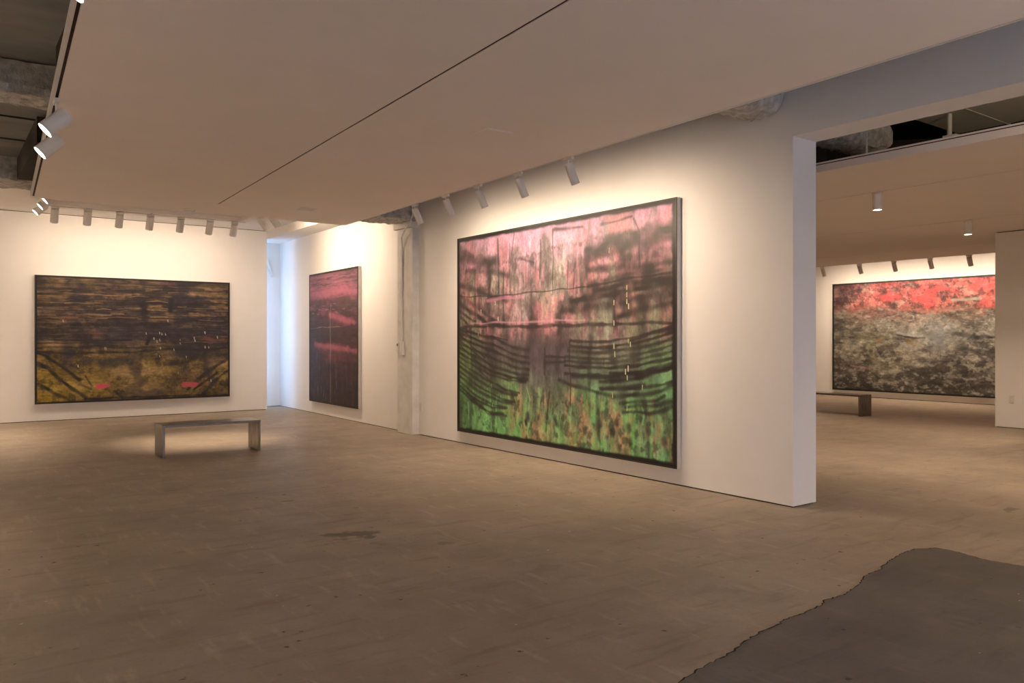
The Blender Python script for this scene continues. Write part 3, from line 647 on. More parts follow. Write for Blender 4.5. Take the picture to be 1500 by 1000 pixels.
P3_STROKES = [(0.05, 0.95, [(0.003, 0.465), (0.201, 0.458), (0.414, 0.463), (0.565, 0.463), (0.701, 0.462), (0.795, 0.463), (0.899, 0.459), (0.99, 0.465)]), (0.018, 0.9, [(0.018, 0.299), (0.246, 0.308), (0.414, 0.305), (0.565, 0.301), (0.675, 0.304)]), (0.04, 0.85, [(0.675, 0.304), (0.764, 0.291), (0.854, 0.281), (0.91, 0.278), (0.99, 0.272)]), (0.15, 0.8, [(0.675, 0.153), (0.733, 0.144), (0.795, 0.125), (0.871, 0.114), (0.99, 0.109)]), (0.09, 0.7, [(0.688, 0.177), (0.764, 0.171), (0.836, 0.151), (0.91, 0.144), (0.99, 0.142)]), (0.08, 0.75, [(0.681, 0.236), (0.764, 0.229), (0.882, 0.241), (0.938, 0.236), (0.99, 0.234)]), (0.1, 0.75, [(0.681, 0.299), (0.801, 0.272), (0.91, 0.26), (0.99, 0.263)]), (0.1, 0.8, [(0.701, 0.321), (0.825, 0.303), (0.99, 0.29)]), (0.09, 0.75, [(0.607, 0.36), (0.739, 0.344), (0.871, 0.329), (0.99, 0.31)]), (0.12, 0.8, [(0.565, 0.4), (0.701, 0.393), (0.825, 0.369), (0.99, 0.346)]), (0.1, 0.7, [(0.789, 0.437), (0.882, 0.41), (0.99, 0.387)]), (0.1, 0.5, [(0.825, 0.205), (0.882, 0.201), (0.99, 0.187)]), (0.12, 0.85, [(0.006, 0.094), (0.107, 0.116), (0.228, 0.146)]), (0.08, 0.6, [(0.058, 0.167), (0.183, 0.185), (0.298, 0.212)]), (0.09, 0.75, [(0.006, 0.236), (0.107, 0.269), (0.183, 0.299), (0.29, 0.338)]), (0.07, 0.7, [(0.006, 0.294), (0.107, 0.35), (0.246, 0.455)]), (0.07, 0.8, [(0.006, 0.335), (0.136, 0.416), (0.21, 0.458)]), (0.05, 0.7, [(0.006, 0.377), (0.107, 0.438)]), (0.1, 0.6, [(0.006, 0.053), (0.078, 0.088)]), (0.04, 0.5, [(0.018, 0.411), (0.068, 0.454)]), (0.16, 0.75, [(0.19, 0.143), (0.192, 0.292), (0.195, 0.457)]), (0.07, 0.7, [(0.668, 0.147), (0.669, 0.225), (0.672, 0.305)]), (0.025, 0.7, [(0.521, 0.037), (0.522, 0.319)]), (0.1, 0.7, [(0.557, 0.364), (0.552, 0.489)]), (0.16, 0.55, [(0.426, 0.348), (0.426, 0.479)]), (0.12, 0.6, [(0.81, 0.121), (0.813, 0.292)]), (0.25, 0.5, [(0.885, 0.386), (0.885, 0.533)]), (0.02, 0.7, [(0.589, 0.18), (0.589, 0.297)]), (0.02, 0.6, [(0.39, 0.154), (0.39, 0.279)]), (0.02, 0.5, [(0.307, 0.067), (0.308, 0.271)]), (0.03, 0.5, [(0.854, 0.047), (0.874, 0.101), (0.877, 0.237)]), (0.04, 0.45, [(0.461, 0.069), (0.461, 0.242)]), (0.03, 0.5, [(0.332, 0.011), (0.315, 0.121)]), (0.05, 0.45, [(0.107, 0.173), (0.107, 0.455)]), (0.04, 0.45, [(0.272, 0.176), (0.272, 0.46)]), (0.05, 0.4, [(0.621, 0.191), (0.614, 0.3)]), (0.05, 0.5, [(0.783, 0.328), (0.783, 0.475)]), (0.04, 0.5, [(0.733, 0.049), (0.848, 0.037)]), (0.04, 0.5, [(0.528, 0.035), (0.655, 0.043)]), (0.05, 0.35, [(0.357, 0.142), (0.43, 0.166)]), (0.04, 0.4, [(0.237, 0.033), (0.246, 0.297)]), (0.045, 0.8, [(0.006, 0.468), (0.116, 0.501), (0.219, 0.52), (0.315, 0.558), (0.406, 0.575)]), (0.045, 0.8, [(0.006, 0.488), (0.116, 0.529), (0.219, 0.555), (0.315, 0.591), (0.406, 0.607)]), (0.045, 0.8, [(0.006, 0.509), (0.116, 0.555), (0.219, 0.586), (0.315, 0.62), (0.406, 0.634)]), (0.045, 0.8, [(0.006, 0.534), (0.116, 0.586), (0.219, 0.621), (0.314, 0.654), (0.404, 0.666)]), (0.045, 0.8, [(0.006, 0.559), (0.116, 0.616), (0.219, 0.656), (0.313, 0.683), (0.402, 0.691)]), (0.045, 0.8, [(0.006, 0.584), (0.111, 0.64), (0.21, 0.68), (0.307, 0.705), (0.398, 0.711)]), (0.045, 0.8, [(0.006, 0.609), (0.106, 0.66), (0.201, 0.696), (0.298, 0.718), (0.39, 0.721)]), (0.045, 0.8, [(0.006, 0.634), (0.101, 0.689), (0.192, 0.728), (0.277, 0.762), (0.357, 0.777)]), (0.045, 0.8, [(0.006, 0.659), (0.097, 0.713), (0.183, 0.752), (0.266, 0.779), (0.345, 0.787)]), (0.045, 0.8, [(0.006, 0.688), (0.092, 0.74), (0.173, 0.776), (0.255, 0.809), (0.332, 0.821)]), (0.045, 0.8, [(0.006, 0.713), (0.092, 0.764), (0.173, 0.8), (0.246, 0.823), (0.315, 0.827)]), (0.045, 0.8, [(0.006, 0.738), (0.082, 0.789), (0.155, 0.825), (0.224, 0.848), (0.29, 0.852)]), (0.045, 0.8, [(0.006, 0.759), (0.077, 0.808), (0.146, 0.842), (0.215, 0.859), (0.281, 0.856)]), (0.045, 0.8, [(0.006, 0.779), (0.082, 0.834), (0.155, 0.873), (0.215, 0.888), (0.272, 0.884)]), (0.022, 0.6, [(0.013, 0.472), (0.085, 0.514), (0.155, 0.547)]), (0.022, 0.6, [(0.013, 0.497), (0.09, 0.562), (0.164, 0.618)]), (0.022, 0.6, [(0.013, 0.522), (0.095, 0.586), (0.173, 0.642)]), (0.022, 0.6, [(0.013, 0.547), (0.1, 0.623), (0.183, 0.689)]), (0.022, 0.6, [(0.013, 0.588), (0.105, 0.659), (0.192, 0.72)]), (0.022, 0.6, [(0.013, 0.48), (0.157, 0.506), (0.29, 0.524)]), (0.05, 0.78, [(0.6, 0.527), (0.685, 0.536), (0.764, 0.536), (0.842, 0.518), (0.916, 0.5), (0.954, 0.487), (0.99, 0.472)]), (0.05, 0.78, [(0.603, 0.553), (0.686, 0.561), (0.764, 0.56), (0.842, 0.542), (0.916, 0.525), (0.954, 0.512), (0.99, 0.498)]), (0.05, 0.78, [(0.593, 0.573), (0.681, 0.581), (0.764, 0.58), (0.842, 0.563), (0.916, 0.547), (0.954, 0.537), (0.99, 0.525)]), (0.05, 0.78, [(0.579, 0.601), (0.675, 0.607), (0.764, 0.606), (0.842, 0.588), (0.916, 0.572), (0.954, 0.561), (0.99, 0.549)]), (0.05, 0.78, [(0.579, 0.62), (0.675, 0.625), (0.764, 0.623), (0.842, 0.607), (0.916, 0.592), (0.954, 0.583), (0.99, 0.572)]), (0.05, 0.78, [(0.579, 0.64), (0.675, 0.645), (0.764, 0.642), (0.842, 0.628), (0.916, 0.614), (0.954, 0.606), (0.99, 0.597)]), (0.05, 0.78, [(0.579, 0.673), (0.675, 0.677), (0.764, 0.673), (0.842, 0.655), (0.916, 0.638), (0.954, 0.627), (0.99, 0.614)]), (0.05, 0.78, [(0.607, 0.68), (0.688, 0.685), (0.764, 0.681), (0.842, 0.665), (0.916, 0.65), (0.954, 0.642), (0.99, 0.631)]), (0.045, 0.75, [(0.55, 0.698), (0.593, 0.716), (0.634, 0.731), (0.701, 0.743), (0.777, 0.753)]), (0.045, 0.75, [(0.727, 0.702), (0.825, 0.687), (0.91, 0.661), (0.99, 0.631)]), (0.045, 0.75, [(0.727, 0.728), (0.825, 0.715), (0.894, 0.705)]), (0.045, 0.75, [(0.77, 0.696), (0.882, 0.672), (0.99, 0.622)]), (0.045, 0.75, [(0.733, 0.731), (0.882, 0.718), (0.954, 0.698), (0.99, 0.684)]), (0.045, 0.75, [(0.777, 0.753), (0.882, 0.745), (0.954, 0.722), (0.99, 0.696)]), (0.045, 0.75, [(0.801, 0.777), (0.882, 0.771), (0.938, 0.759), (0.964, 0.739)]), (0.045, 0.75, [(0.813, 0.814), (0.91, 0.809), (0.959, 0.796), (0.99, 0.773)]), (0.045, 0.75, [(0.825, 0.794), (0.938, 0.777), (0.99, 0.755)]), (0.045, 0.75, [(0.764, 0.661), (0.882, 0.653), (0.938, 0.639)]), (0.045, 0.75, [(0.491, 0.601), (0.579, 0.606)]), (0.045, 0.75, [(0.491, 0.627), (0.579, 0.625)]), (0.045, 0.75, [(0.842, 0.529), (0.91, 0.506), (0.99, 0.484)]), (0.16, 0.6, [(0.196, 0.429), (0.201, 0.586), (0.217, 0.773)]), (0.11, 0.6, [(0.557, 0.443), (0.55, 0.548), (0.543, 0.653)]), (0.18, 0.55, [(0.422, 0.438), (0.423, 0.569)]), (0.03, 0.9, [(0.596, 0.534), (0.6, 0.651), (0.6, 0.815)]), (0.1, 0.6, [(0.807, 0.707), (0.813, 0.782)]), (0.06, 0.5, [(0.686, 0.515), (0.681, 0.734)]), (0.05, 0.5, [(0.078, 0.474), (0.088, 0.669)]), (0.12, 0.45, [(0.885, 0.456), (0.885, 0.517)]), (0.12, 0.5, [(0.272, 0.432), (0.277, 0.509)]), (0.05, 0.5, [(0.484, 0.569), (0.484, 0.676)]), (0.06, 0.6, [(0.714, 0.752), (0.72, 0.935)]), (0.04, 0.5, [(0.506, 0.76), (0.491, 0.939)]), (0.05, 0.6, [(0.058, 0.801), (0.183, 0.893), (0.29, 0.89)]), (0.07, 0.4, [(0.394, 0.584), (0.396, 0.717)]), (0.22, 0.3, [(0.414, 0.526), (0.565, 0.527)]), (0.12, 0.3, [(0.43, 0.62), (0.536, 0.625)]), (0.07, 0.75, [(0.836, 0.872), (0.839, 0.883)]), (0.07, 0.75, [(0.842, 0.925), (0.845, 0.936)]), (0.07, 0.75, [(0.792, 0.856), (0.794, 0.867)]), (0.07, 0.75, [(0.499, 0.886), (0.502, 0.899)]), (0.07, 0.75, [(0.495, 0.862), (0.498, 0.874)]), (0.07, 0.75, [(0.825, 0.971), (0.827, 0.982)]), (0.07, 0.75, [(0.959, 0.902), (0.961, 0.912)]), (0.07, 0.75, [(0.661, 0.904), (0.664, 0.916)]), (0.07, 0.75, [(0.536, 0.885), (0.539, 0.898)]), (0.07, 0.75, [(0.398, 0.872), (0.401, 0.885)]), (0.07, 0.75, [(0.39, 0.902), (0.393, 0.915)]), (0.07, 0.75, [(0.727, 0.87), (0.729, 0.881)]), (0.07, 0.75, [(0.777, 0.896), (0.779, 0.907)]), (0.07, 0.75, [(0.905, 0.873), (0.907, 0.884)]), (0.07, 0.75, [(0.801, 0.956), (0.803, 0.967)])]
P3_TICKS = [(0.764, 0.152), (0.827, 0.313), (0.828, 0.341), (0.829, 0.366), (0.835, 0.386), (0.781, 0.366), (0.78, 0.449), (0.141, 0.374), (0.228, 0.334), (0.24, 0.418), (0.124, 0.492), (0.835, 0.523), (0.842, 0.536), (0.781, 0.548), (0.784, 0.58), (0.835, 0.63), (0.831, 0.667), (0.775, 0.741), (0.205, 0.743), (0.829, 0.79), (0.208, 0.836), (0.825, 0.643), (0.888, 0.705)]
P2_STROKES = [(0.05, 0.8, [(0.006, 0.598), (0.164, 0.617), (0.301, 0.606), (0.466, 0.604), (0.653, 0.583), (0.826, 0.591), (0.99, 0.574)]), (0.06, 0.9, [(0.006, 0.603), (0.045, 0.626), (0.097, 0.689), (0.164, 0.775), (0.205, 0.817)]), (0.07, 0.9, [(0.006, 0.686), (0.058, 0.727), (0.11, 0.812), (0.164, 0.888), (0.232, 0.961)]), (0.06, 0.9, [(0.012, 0.858), (0.084, 0.918), (0.157, 0.984)]), (0.07, 0.85, [(0.99, 0.681), (0.916, 0.741), (0.842, 0.826), (0.762, 0.927)]), (0.06, 0.85, [(0.99, 0.782), (0.907, 0.879), (0.85, 0.981)]), (0.1, 0.7, [(0.86, 0.628), (0.867, 0.74)]), (0.16, 0.75, [(0.879, 0.715), (0.895, 0.859)]), (0.16, 0.5, [(0.191, 0.039), (0.194, 0.197)]), (0.25, 0.55, [(0.164, 0.493), (0.144, 0.696)]), (0.3, 0.5, [(0.205, 0.424), (0.232, 0.515)]), (0.2, 0.6, [(0.731, 0.017), (0.727, 0.151)]), (0.1, 0.85, [(0.528, 0.195), (0.534, 0.326)]), (0.08, 0.85, [(0.676, 0.159), (0.669, 0.251)]), (0.06, 0.9, [(0.562, 0.468), (0.543, 0.54)]), (0.05, 0.8, [(0.547, 0.468), (0.638, 0.48)]), (0.25, 0.6, [(0.48, 0.657), (0.495, 0.847)]), (0.15, 0.6, [(0.232, 0.675), (0.343, 0.689), (0.444, 0.68)]), (0.1, 0.7, [(0.638, 0.697), (0.786, 0.688)]), (0.25, 0.6, [(0.488, 0.953), (0.615, 0.961)]), (0.3, 0.5, [(0.731, 0.59), (0.99, 0.631)]), (0.3, 0.35, [(0.731, 0.151), (0.731, 0.761)]), (0.05, 0.7, [(0.208, 0.856), (0.259, 0.893)]), (0.04, 0.8, [(0.232, 0.789), (0.266, 0.871)]), (0.04, 0.8, [(0.379, 0.923), (0.415, 0.972)]), (0.04, 0.9, [(0.232, 0.977), (0.592, 0.981), (0.99, 0.993)]), (0.05, 0.7, [(0.006, 0.228), (0.444, 0.211), (0.99, 0.183)]), (0.06, 0.5, [(0.006, 0.183), (0.444, 0.169)]), (0.05, 0.6, [(0.006, 0.327), (0.232, 0.333)]), (0.06, 0.6, [(0.006, 0.382), (0.372, 0.382), (0.669, 0.362)]), (0.05, 0.5, [(0.006, 0.106), (0.301, 0.101), (0.99, 0.076)]), (0.08, 0.5, [(0.006, 0.47), (0.232, 0.481)]), (0.05, 0.6, [(0.164, 0.561), (0.592, 0.57)]), (0.05, 0.5, [(0.006, 0.565), (0.164, 0.561)]), (0.1, 0.5, [(0.006, 0.051), (0.99, 0.026)]), (0.04, 0.6, [(0.006, 0.139), (0.184, 0.118)]), (0.04, 0.6, [(0.731, 0.138), (0.99, 0.139)]), (0.3, 0.5, [(0.731, 0.394), (0.99, 0.416)]), (0.25, 0.4, [(0.372, 0.423), (0.669, 0.432)])]
P2_TICKS = [(0.657, 0.329), (0.54, 0.439), (0.611, 0.432), (0.623, 0.44), (0.642, 0.444), (0.328, 0.568), (0.334, 0.571), (0.686, 0.58), (0.611, 0.634), (0.611, 0.492), (0.615, 0.564), (0.722, 0.492), (0.723, 0.523), (0.802, 0.48), (0.806, 0.504), (0.859, 0.43), (0.859, 0.56), (0.879, 0.561), (0.127, 0.341), (0.198, 0.708), (0.753, 0.641), (0.707, 0.778), (0.895, 0.856), (0.596, 0.504), (0.581, 0.48), (0.932, 0.473)]
P2_PINK = [(0.312, 0.882), (0.778, 0.885), (0.287, 0.447), (0.157, 0.323), (0.883, 0.492), (0.932, 0.504), (0.657, 0.027)]
P2_OCHRE = [(0.13, 0.059), (0.225, 0.048), (0.459, 0.045), (0.867, 0.045), (0.826, 0.103), (0.077, 0.163), (0.437, 0.768), (0.592, 0.768), (0.518, 0.901), (0.615, 0.342), (0.084, 0.543), (0.94, 0.11), (0.94, 0.692)]

# --- green and pink painting on the right wall
p = Paint(4.185, 2.77, .0068)
A3 = []
rows3 = [(.04, [(215,150,150),(222,150,160),(228,150,168),(235,155,172),(240,160,175)]),
 (.13, [(205,135,130),(195,145,135),(215,150,155),(215,140,150),(225,140,145)]),
 (.22, [(150,95,85),(185,145,125),(180,140,125),(205,135,125),(225,140,130)]),
 (.31, [(165,90,70),(170,130,105),(165,145,118),(160,120,100),(200,125,105)]),
 (.38, [(125,95,60),(170,125,110),(150,130,108),(150,115,85),(135,105,75)]),
 (.45, [(125,125,65),(120,95,85),(120,100,88),(130,125,80),(140,125,70)]),
 (.50, [(95,85,60),(110,85,80),(140,105,100),(165,120,110),(120,110,75)]),
 (.57, [(125,130,65),(105,85,70),(72,62,58),(110,110,72),(125,150,85)]),
 (.66, [(115,135,60),(100,95,65),(85,72,68),(95,110,75),(125,155,90)]),
 (.74, [(110,140,60),(105,115,70),(88,84,76),(95,130,85),(105,150,85)]),
 (.82, [(85,120,60),(115,150,75),(130,125,82),(130,140,85),(115,165,95)]),
 (.90, [(75,110,55),(120,180,85),(135,155,85),(140,135,85),(125,170,95)]),
 (.97, [(90,135,60),(112,175,85),(115,165,78),(118,172,92),(115,178,100)])]
for t_, cs in rows3:
    for k, c in enumerate(cs): A3.append((k/4, t_, c))
p.field(A3, .22, .10, 21)
up = 1-smooth(p.T, .48, .56); low = smooth(p.T, .70, .80)
p.over(smooth(p.n(3, 5, 31), 0.38, 0.85)*.75*up, (120,105,85))
p.over(smooth(p.n(4, 12, 32), 0.40, 0.88)*.75*up*smooth(p.T, .05, .14), (95,75,62))
p.over(smooth(p.n(5, 9, 33), 0.44, 0.92)*.6*up, (215,120,110))
p.over(smooth(p.n(3, 8, 36), 0.46, 0.94)*.5*up*smooth(p.T, .15, .22), (150,150,105))
p.over(smooth(p.n(2.2, 4, 34), 0.32, 0.80)*.55*(1-up)*(1-low), (62,55,48))
p.over(smooth(p.n(2.5, 10, 35), 0.36, 0.84)*.7*low, (75,85,50))
p.over(smooth(p.n(2.5, 5, 37), 0.40, 0.88)*.7*low, (105,180,75))
p.over(smooth(p.n(3, 7, 38), 0.44, 0.92)*.75*low*smooth(p.S, .2, .4), (185,130,80))
p.over(smooth(p.n(14, 16, 39, 2), 0.52, 0.99)*.7*low, (50,55,38))
p.over(smooth(p.n(12, 14, 40, 2), 0.49, 0.97)*.55*up*smooth(p.T, .1, .2), (85,65,55))
p.c = p.c*.86+p.c.mean(-1, keepdims=True)*.14
p.grain(.32, 7, 10, 91)
p.grain(.22, 2.5, 14, 92)
p.lines(70, .10, .40, .12, .5, .010, .03, (112,88,74), .6, True, 5)
p.lines(45, .14, .42, .1, .35, .02, .05, (215,140,135), .45, True, 6)
p.lines(40, .70, .93, .15, .4, .015, .05, (70,78,45), .5, True, 7)
p.lines(30, .72, .93, .12, .35, .02, .06, (150,205,110), .5, True, 8)
p.lines(22, .74, .90, .12, .35, .02, .05, (170,125,78), .5, True, 9, .2, 1)
# dabbed edging along the top
for (a, b_, c_, d_) in ((.25,.16,.55,.115), (.55,.115,.90,.10)):
    for k in range(46):
        t_ = k/46
        p.blob(a+(c_-a)*t_, b_+(d_-b_)*t_+random.uniform(-.008,.008), .014, .02, (95,70,62), .7*random.random()+.1)
rr3 = random.Random(4)
for w_, o_, pts in P3_STROKES:
    p.stroke(w_*rr3.uniform(.8, 1.25), min(1, o_*(rr3.uniform(1.0, 1.3) if w_ > .05 else rr3.uniform(.75, 1.1))), pts, (52,42,36) if w_ > .03 else (62,47,40), .55 if w_ < .06 else .85)
p.blob(.42, .58, .55, .24, (78,64,60), .4, .9)
for w_, o_, pts in P3_STROKES:
    if w_ < .06: p.stroke(w_*.55, .45, pts, (40,32,28), .5)
p.stroke(.02, .45, [(.08,.445),(.30,.440),(.5,.440),(.66,.442)], (205,150,145), .9)
p.stroke(.04, .45, [(.18,.327),(.28,.322),(.38,.322)], (215,135,145), .9)
p.border(.05)
for a, b_ in P3_TICKS: p.stroke(.011, .9, [(a, b_), (a, b_+.017)], (215,200,140), .3)
canvas('green_pink', p, (6.128, 9.755, .18), R(-90), .07, 'huge painting of dark sagging lines over pink above and bright green below', (.60, 1.22), .42)

# --- ochre and black painting on the back wall
p = Paint(3.48, 2.355, .0075)
A2 = [(0,.05,(120,90,62)),(.25,.05,(140,105,70)),(.5,.05,(115,85,62)),(.75,.05,(112,82,68)),(1,.05,(140,108,75)),
 (0,.2,(112,85,52)),(.25,.2,(78,62,52)),(.5,.2,(82,64,50)),(.75,.2,(66,55,50)),(1,.2,(82,66,54)),
 (0,.35,(82,62,42)),(.25,.35,(60,50,46)),(.5,.35,(72,58,48)),(.75,.35,(62,52,48)),(1,.35,(60,52,50)),
 (0,.5,(88,70,42)),(.25,.5,(62,52,48)),(.5,.5,(72,60,52)),(.75,.5,(62,54,50)),(1,.5,(62,54,52)),
 (0,.62,(112,88,35)),(.25,.65,(112,88,45)),(.5,.62,(105,84,48)),(.75,.62,(88,70,46)),(1,.62,(78,62,45)),
 (0,.8,(150,118,32)),(.25,.8,(138,106,42)),(.5,.8,(125,98,50)),(.75,.8,(120,92,48)),(1,.8,(108,84,46)),
 (0,.96,(165,130,28)),(.25,.96,(130,102,38)),(.5,.96,(100,80,48)),(.75,.96,(112,86,42)),(1,.96,(105,80,40))]
p.field(A2, .3, .1, 51)
up = 1-smooth(p.T, .52, .62)
p.over(smooth(p.n(15, 2.2, 52, 3), 0.33, 0.81)*.75*up, (52,44,42))
p.over(smooth(p.n(13, 2.6, 53, 3), 0.45, 0.93)*.8*up*(1-smooth(p.T, .25, .5)*.6), (168,128,78))
p.over(smooth(p.n(5, 4, 54), 0.39, 0.87)*.55*up, (62,54,54))
p.over(smooth(p.n(9, 10, 55), 0.43, 0.91)*.7*(1-up), (48,40,28))
p.over(smooth(p.n(4, 3, 56), 0.41, 0.89)*.5*(1-up), (160,128,60))
p.over(smooth(p.n(16, 18, 57, 2), 0.49, 0.97)*.5, (40,34,28))
for k, (a, b_) in enumerate(P2_OCHRE): p.blob(a, b_, random.uniform(.16,.30), random.uniform(.04,.06) if b_ < .6 else .08, (182,142,84), .55, .9)
p.grain(.40, 14, 4, 93); p.grain(.2, 9, 9, 94)
p.lines(90, .03, .55, .4, 1.8, .008, .03, (44,38,38), .8, False, 11)
p.lines(40, .03, .36, .15, .8, .008, .022, (185,145,88), .6, False, 12)
p.lines(22, .36, .56, .15, .6, .008, .016, (140,108,62), .55, False, 13)
p.lines(30, .6, .95, .05, .3, .01, .03, (60,48,28), .6, False, 14)
for w_, o_, pts in P2_STROKES: p.stroke(w_, o_, pts, (38,32,30) if w_ < .12 else (54,48,48), .6)
a, b_ = P2_PINK[0]; p.blob(a, b_, .14, .055, (215,75,85), 1, .35)
a, b_ = P2_PINK[1]; p.blob(a, b_, .19, .045, (190,75,75), .9, .35)
for a, b_ in P2_PINK[2:]: p.blob(a, b_, .13, .03, (150,88,72), .4, .9)
p.stroke(.06, .9, [(.80,.93),(.93,.80)], (34,30,26))
p.border(.022)
for a, b_ in P2_TICKS: p.stroke(.013, .9, [(a, b_), (a+.001, b_+.015)], (215,200,160), .3)
canvas('ochre', p, (1.51, 16.778, .32), 0, .07, 'wide dark painting in ochre and black with two red-pink dashes, on the back wall', (.62, 1.15), .5)

# --- dark pink painting between the corner and the column
p = Paint(2.416, 2.565, .0085)
A1 = []
for t_, cs in [(.03,[(150,90,88),(120,85,75),(150,95,95)]),(.09,[(185,105,108),(130,90,80),(125,75,75)]),(.15,[(205,115,120),(200,110,118),(170,95,98)]),(.19,[(185,100,105),(160,92,95),(130,80,78)]),
    (.25,[(85,66,58),(105,72,66),(95,78,60)]),(.32,[(75,60,52),(130,78,78),(88,70,60)]),(.38,[(70,58,50),(110,68,66),(165,90,92)]),(.45,[(66,52,48),(78,58,54),(82,60,54)]),(.52,[(55,46,46),(66,50,46),(76,56,52)]),
    (.57,[(90,58,62),(150,82,80),(140,80,72)]),(.62,[(52,44,50),(120,68,66),(105,64,58)]),(.75,[(66,46,46),(66,46,44),(72,50,46)]),(.88,[(60,44,42),(58,42,38),(62,44,40)]),(.97,[(56,42,38),(52,38,34),(52,38,34)])]:
    for k in range(9):
        u = k/4; i = min(1, int(u)); f_ = u-i
        A1.append((k/8, t_, tuple(cs[i][q]*(1-f_)+cs[i+1][q]*f_ for q in range(3))))
p.field(A1, .085, .03, 61)
p.over(smooth(p.n(12, 1.6, 62, 3), 0.36, 0.84)*.6*(1-smooth(p.T, .6, .7)), (72,56,50))
p.over(smooth(p.n(11, 1.8, 63, 3), 0.42, 0.90)*.5*(1-smooth(p.T, .25, .35)), (205,120,125))
p.over(smooth(p.n(3, 16, 64, 3), 0.39, 0.87)*.6*smooth(p.T, .6, .7), (98,62,58))
p.over(smooth(p.n(4, 14, 65, 3), 0.39, 0.87)*.6*smooth(p.T, .6, .7), (40,32,28))
p.grain(.36, 13, 2.5, 97)
p.lines(50, .03, .6, .3, 1.6, .012, .04, (62,48,44), .6, False, 21)
p.lines(20, .02, .2, .3, 1.2, .012, .035, (205,125,128), .5, False, 22)
for a, b_, r_ in [(.3,.30,.28),(.55,.34,.25)]: p.blob(a, b_, r_, .05, (175,95,98), .5, .7)
p.stroke(.10, .8, [(.45,.32),(.65,.352),(.93,.395)], (195,105,108), .8)
p.stroke(.09, .85, [(.12,.548),(.35,.565),(.6,.58),(.96,.59)], (185,100,98), .8)
p.stroke(.17, .75, [(.02,.17),(.3,.150),(.6,.150),(.98,.170)], (212,118,122), .9)
p.stroke(.16, .65, [(.01,.215),(.5,.230),(1,.225)], (80,62,56), .8)
p.stroke(.3, .5, [(.02,.58),(.15,.64)], (50,46,66), .8)
p.stroke(.25, .6, [(.27,.7),(.30,.95)], (46,38,38), .8)
p.stroke(.014, .75, [(.464,.24),(.46,.5),(.464,.75),(.46,.99)], (200,170,140), .4)
p.stroke(.012, .6, [(.02,.425),(.3,.418),(.66,.42)], (190,150,130), .4)
for k in range(16):
    a = random.uniform(.1, .6); b_ = random.uniform(.6, .95); p.stroke(.012, .5, [(a, b_), (a, b_+.05)], (165,130,110), .4)
for k in range(14):
    a = random.uniform(.05, .95); b_ = random.uniform(.24, .32); p.stroke(.02, .6, [(a, b_), (a+.05, b_+.002)], (200,120,125), .4)
p.border(.022)
canvas('dark_pink', p, (6.229, 15.583, .25), R(-90)-math.atan(.0246), .07, 'tall looking dark brown and pink banded painting between the far corner and the column', (.58, .95), .5)

# --- red and grey painting in the second room
p = Paint(5.2, 2.82, .0105)
A4 = []
for t_, cs in [(.03,[(95,62,58),(195,110,95),(185,92,82),(230,95,82),(235,100,85),(225,90,80),(220,90,80)]),(.12,[(125,92,80),(225,110,95),(215,95,85),(235,95,82),(225,105,90),(225,85,75),(220,90,80)]),
    (.20,[(150,95,80),(220,105,90),(205,95,85),(225,90,78),(200,110,90),(225,95,82),(220,90,80)]),(.26,[(150,115,88),(150,118,85),(140,115,85),(150,118,85),(155,125,88),(150,120,85),(150,120,85)]),
    (.34,[(95,85,68),(88,80,66),(98,92,74),(125,118,92),(130,122,92),(110,105,80),(110,100,80)]),(.44,[(125,115,85),(112,104,80),(105,98,80),(135,128,108),(120,114,95),(92,88,74),(90,86,72)]),
    (.55,[(130,115,80),(132,120,84),(125,108,76),(145,132,108),(115,105,84),(85,80,68),(88,80,66)]),(.66,[(135,112,80),(125,110,78),(118,102,74),(128,112,85),(108,92,72),(92,80,64),(85,76,62)]),
    (.78,[(100,85,68),(120,100,76),(108,92,66),(85,74,58),(82,72,56),(88,76,58),(80,70,54)]),(.88,[(72,64,50),(85,75,58),(66,58,45),(70,62,48),(76,66,50),(85,74,58),(76,66,50)]),(.97,[(58,50,40),(60,52,42),(58,50,38),(62,54,42),(66,58,44),(66,58,46),(60,52,42)])]:
    for k, c in enumerate(cs): A4.append((k/6.6, t_, c))
p.field(A4, .26, .07, 71)
top = 1-smooth(p.T+(p.n(2,2,70)-.5)*.08, .22, .27)
p.over(smooth(p.n(7, 9, 72, 4), 0.39, 0.86)*.85*top, (78,48,44))
p.over(smooth(p.n(6, 5, 73, 4), 0.40, 0.88)*.7*top, (205,150,120))
p.over(smooth(p.n(4, 3, 74, 3), 0.39, 0.87)*.7*top*smooth(p.S, .12, .3), (238,72,66))
p.over(smooth(p.n(10, 3.5, 75, 4), 0.34, 0.82)*.7*(1-top), (62,56,48))
p.over(smooth(p.n(9, 3, 76, 4), 0.42, 0.90)*.6*(1-top)*(1-smooth(p.T, .75, .95)*.7), (150,136,108))
p.over(smooth(p.n(5, 5, 77, 4), 0.42, 0.90)*.55*(1-top), (48,44,38))
p.over(smooth(p.n(18, 12, 78, 2), 0.48, 0.96)*.5*(1-top), (165,150,120))
p.grain(.42, 11, 4, 95); p.grain(.30, 9, 9, 96)
p.over(smooth(p.n(16, 13, 79, 3), .52, .80)*.7*top, (70,44,42))
p.blob(.06, .05, .45, .35, (70,52,50), .65, .8)
p.blob(.29, .14, .30, .08, (232,80,72), .7, .6); p.blob(.464, .166, .28, .09, (235,78,70), .7, .6)
p.stroke(.06, .8, [(.60,.188),(.68,.19),(.72,.187)], (165,150,120), .6)
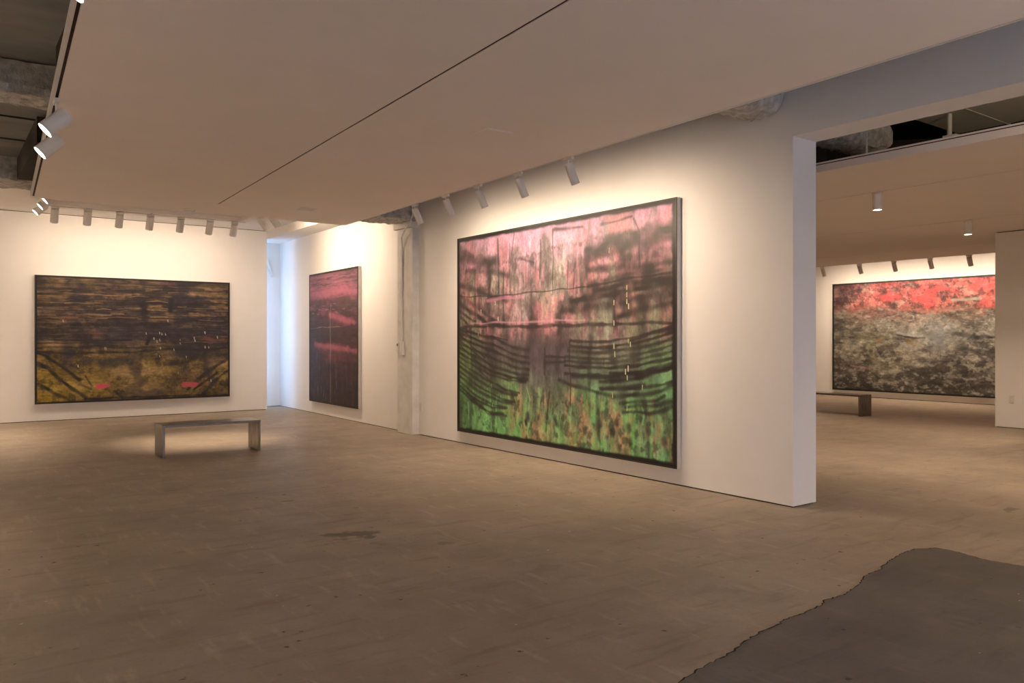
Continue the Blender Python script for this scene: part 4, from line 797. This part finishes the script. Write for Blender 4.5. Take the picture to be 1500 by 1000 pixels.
p.stroke(.05, .45, [(.34,.468),(.40,.488),(.46,.495)], (168,160,145), .6); p.stroke(.05, .8, [(.34,.49),(.42,.512),(.47,.515)], (50,46,40), .6)
p.stroke(.08, .8, [(.60,.47),(.70,.505),(.80,.51)], (48,44,38), .6); p.stroke(.14, .7, [(.64,.60),(.69,.625),(.77,.62)], (48,44,38), .6)
p.blob(.54, .47, .3, .3, (150,145,130), .45, .8)
p.blob(.25, .53, .12, .07, (140,105,50), .6, .6); p.blob(.41, .55, .12, .09, (130,98,50), .6, .6)
p.stroke(.05, .5, [(.1,.77),(.2,.79)], (165,115,105), .7)
p.border(.03)
canvas('red_grey', p, (19.528, 12.21, .16), R(-90), .07, 'very wide painting with a red band above mottled grey and brown, in the second room', (.68, 1.15), .5)

# ------------------------------------------------------------------ daylight, camera
w = bpy.data.worlds.new('sky'); bpy.context.scene.world = w; w.use_nodes = True
bg = w.node_tree.nodes['Background']; bg.inputs[0].default_value = (.42, .63, 1.0, 1); bg.inputs[1].default_value = 2.8
for nm, sx, sz, loc, rx_ in (('window_portal', 2.15, 3.15, (4.675, 17.82, 1.825), -90), ('window_portal', 4.6, 1.9, (3.5, -4.32, 1.45), 90)):
    al = bpy.data.lights.new(nm, 'AREA'); al.shape = 'RECTANGLE'; al.size = sx; al.size_y = sz; al.cycles.is_portal = True
    ao = bpy.data.objects.new(nm, al); C.objects.link(ao); ao.location = loc; ao.rotation_euler = (R(rx_), 0, 0)

cam = bpy.data.cameras.new('camera'); co_ = bpy.data.objects.new('camera', cam); C.objects.link(co_)
cam.sensor_width = 36.0; cam.lens = 28.0; cam.shift_y = -.002; cam.clip_start = .05; cam.clip_end = 100
co_.location = (0, 0, 1.5); co_.rotation_euler = (R(90), 0, -math.atan2(.5888, .8083))
sc = bpy.context.scene
sc.camera = co_
sc.view_settings.view_transform = 'Standard'; sc.view_settings.look = 'None'; sc.view_settings.exposure = 1.1; sc.view_settings.gamma = 1.0
sc.view_settings.use_curve_mapping = False
sc.cycles.diffuse_bounces = 6; sc.cycles.max_bounces = 10
sc.cycles.sample_clamp_indirect = 3.0
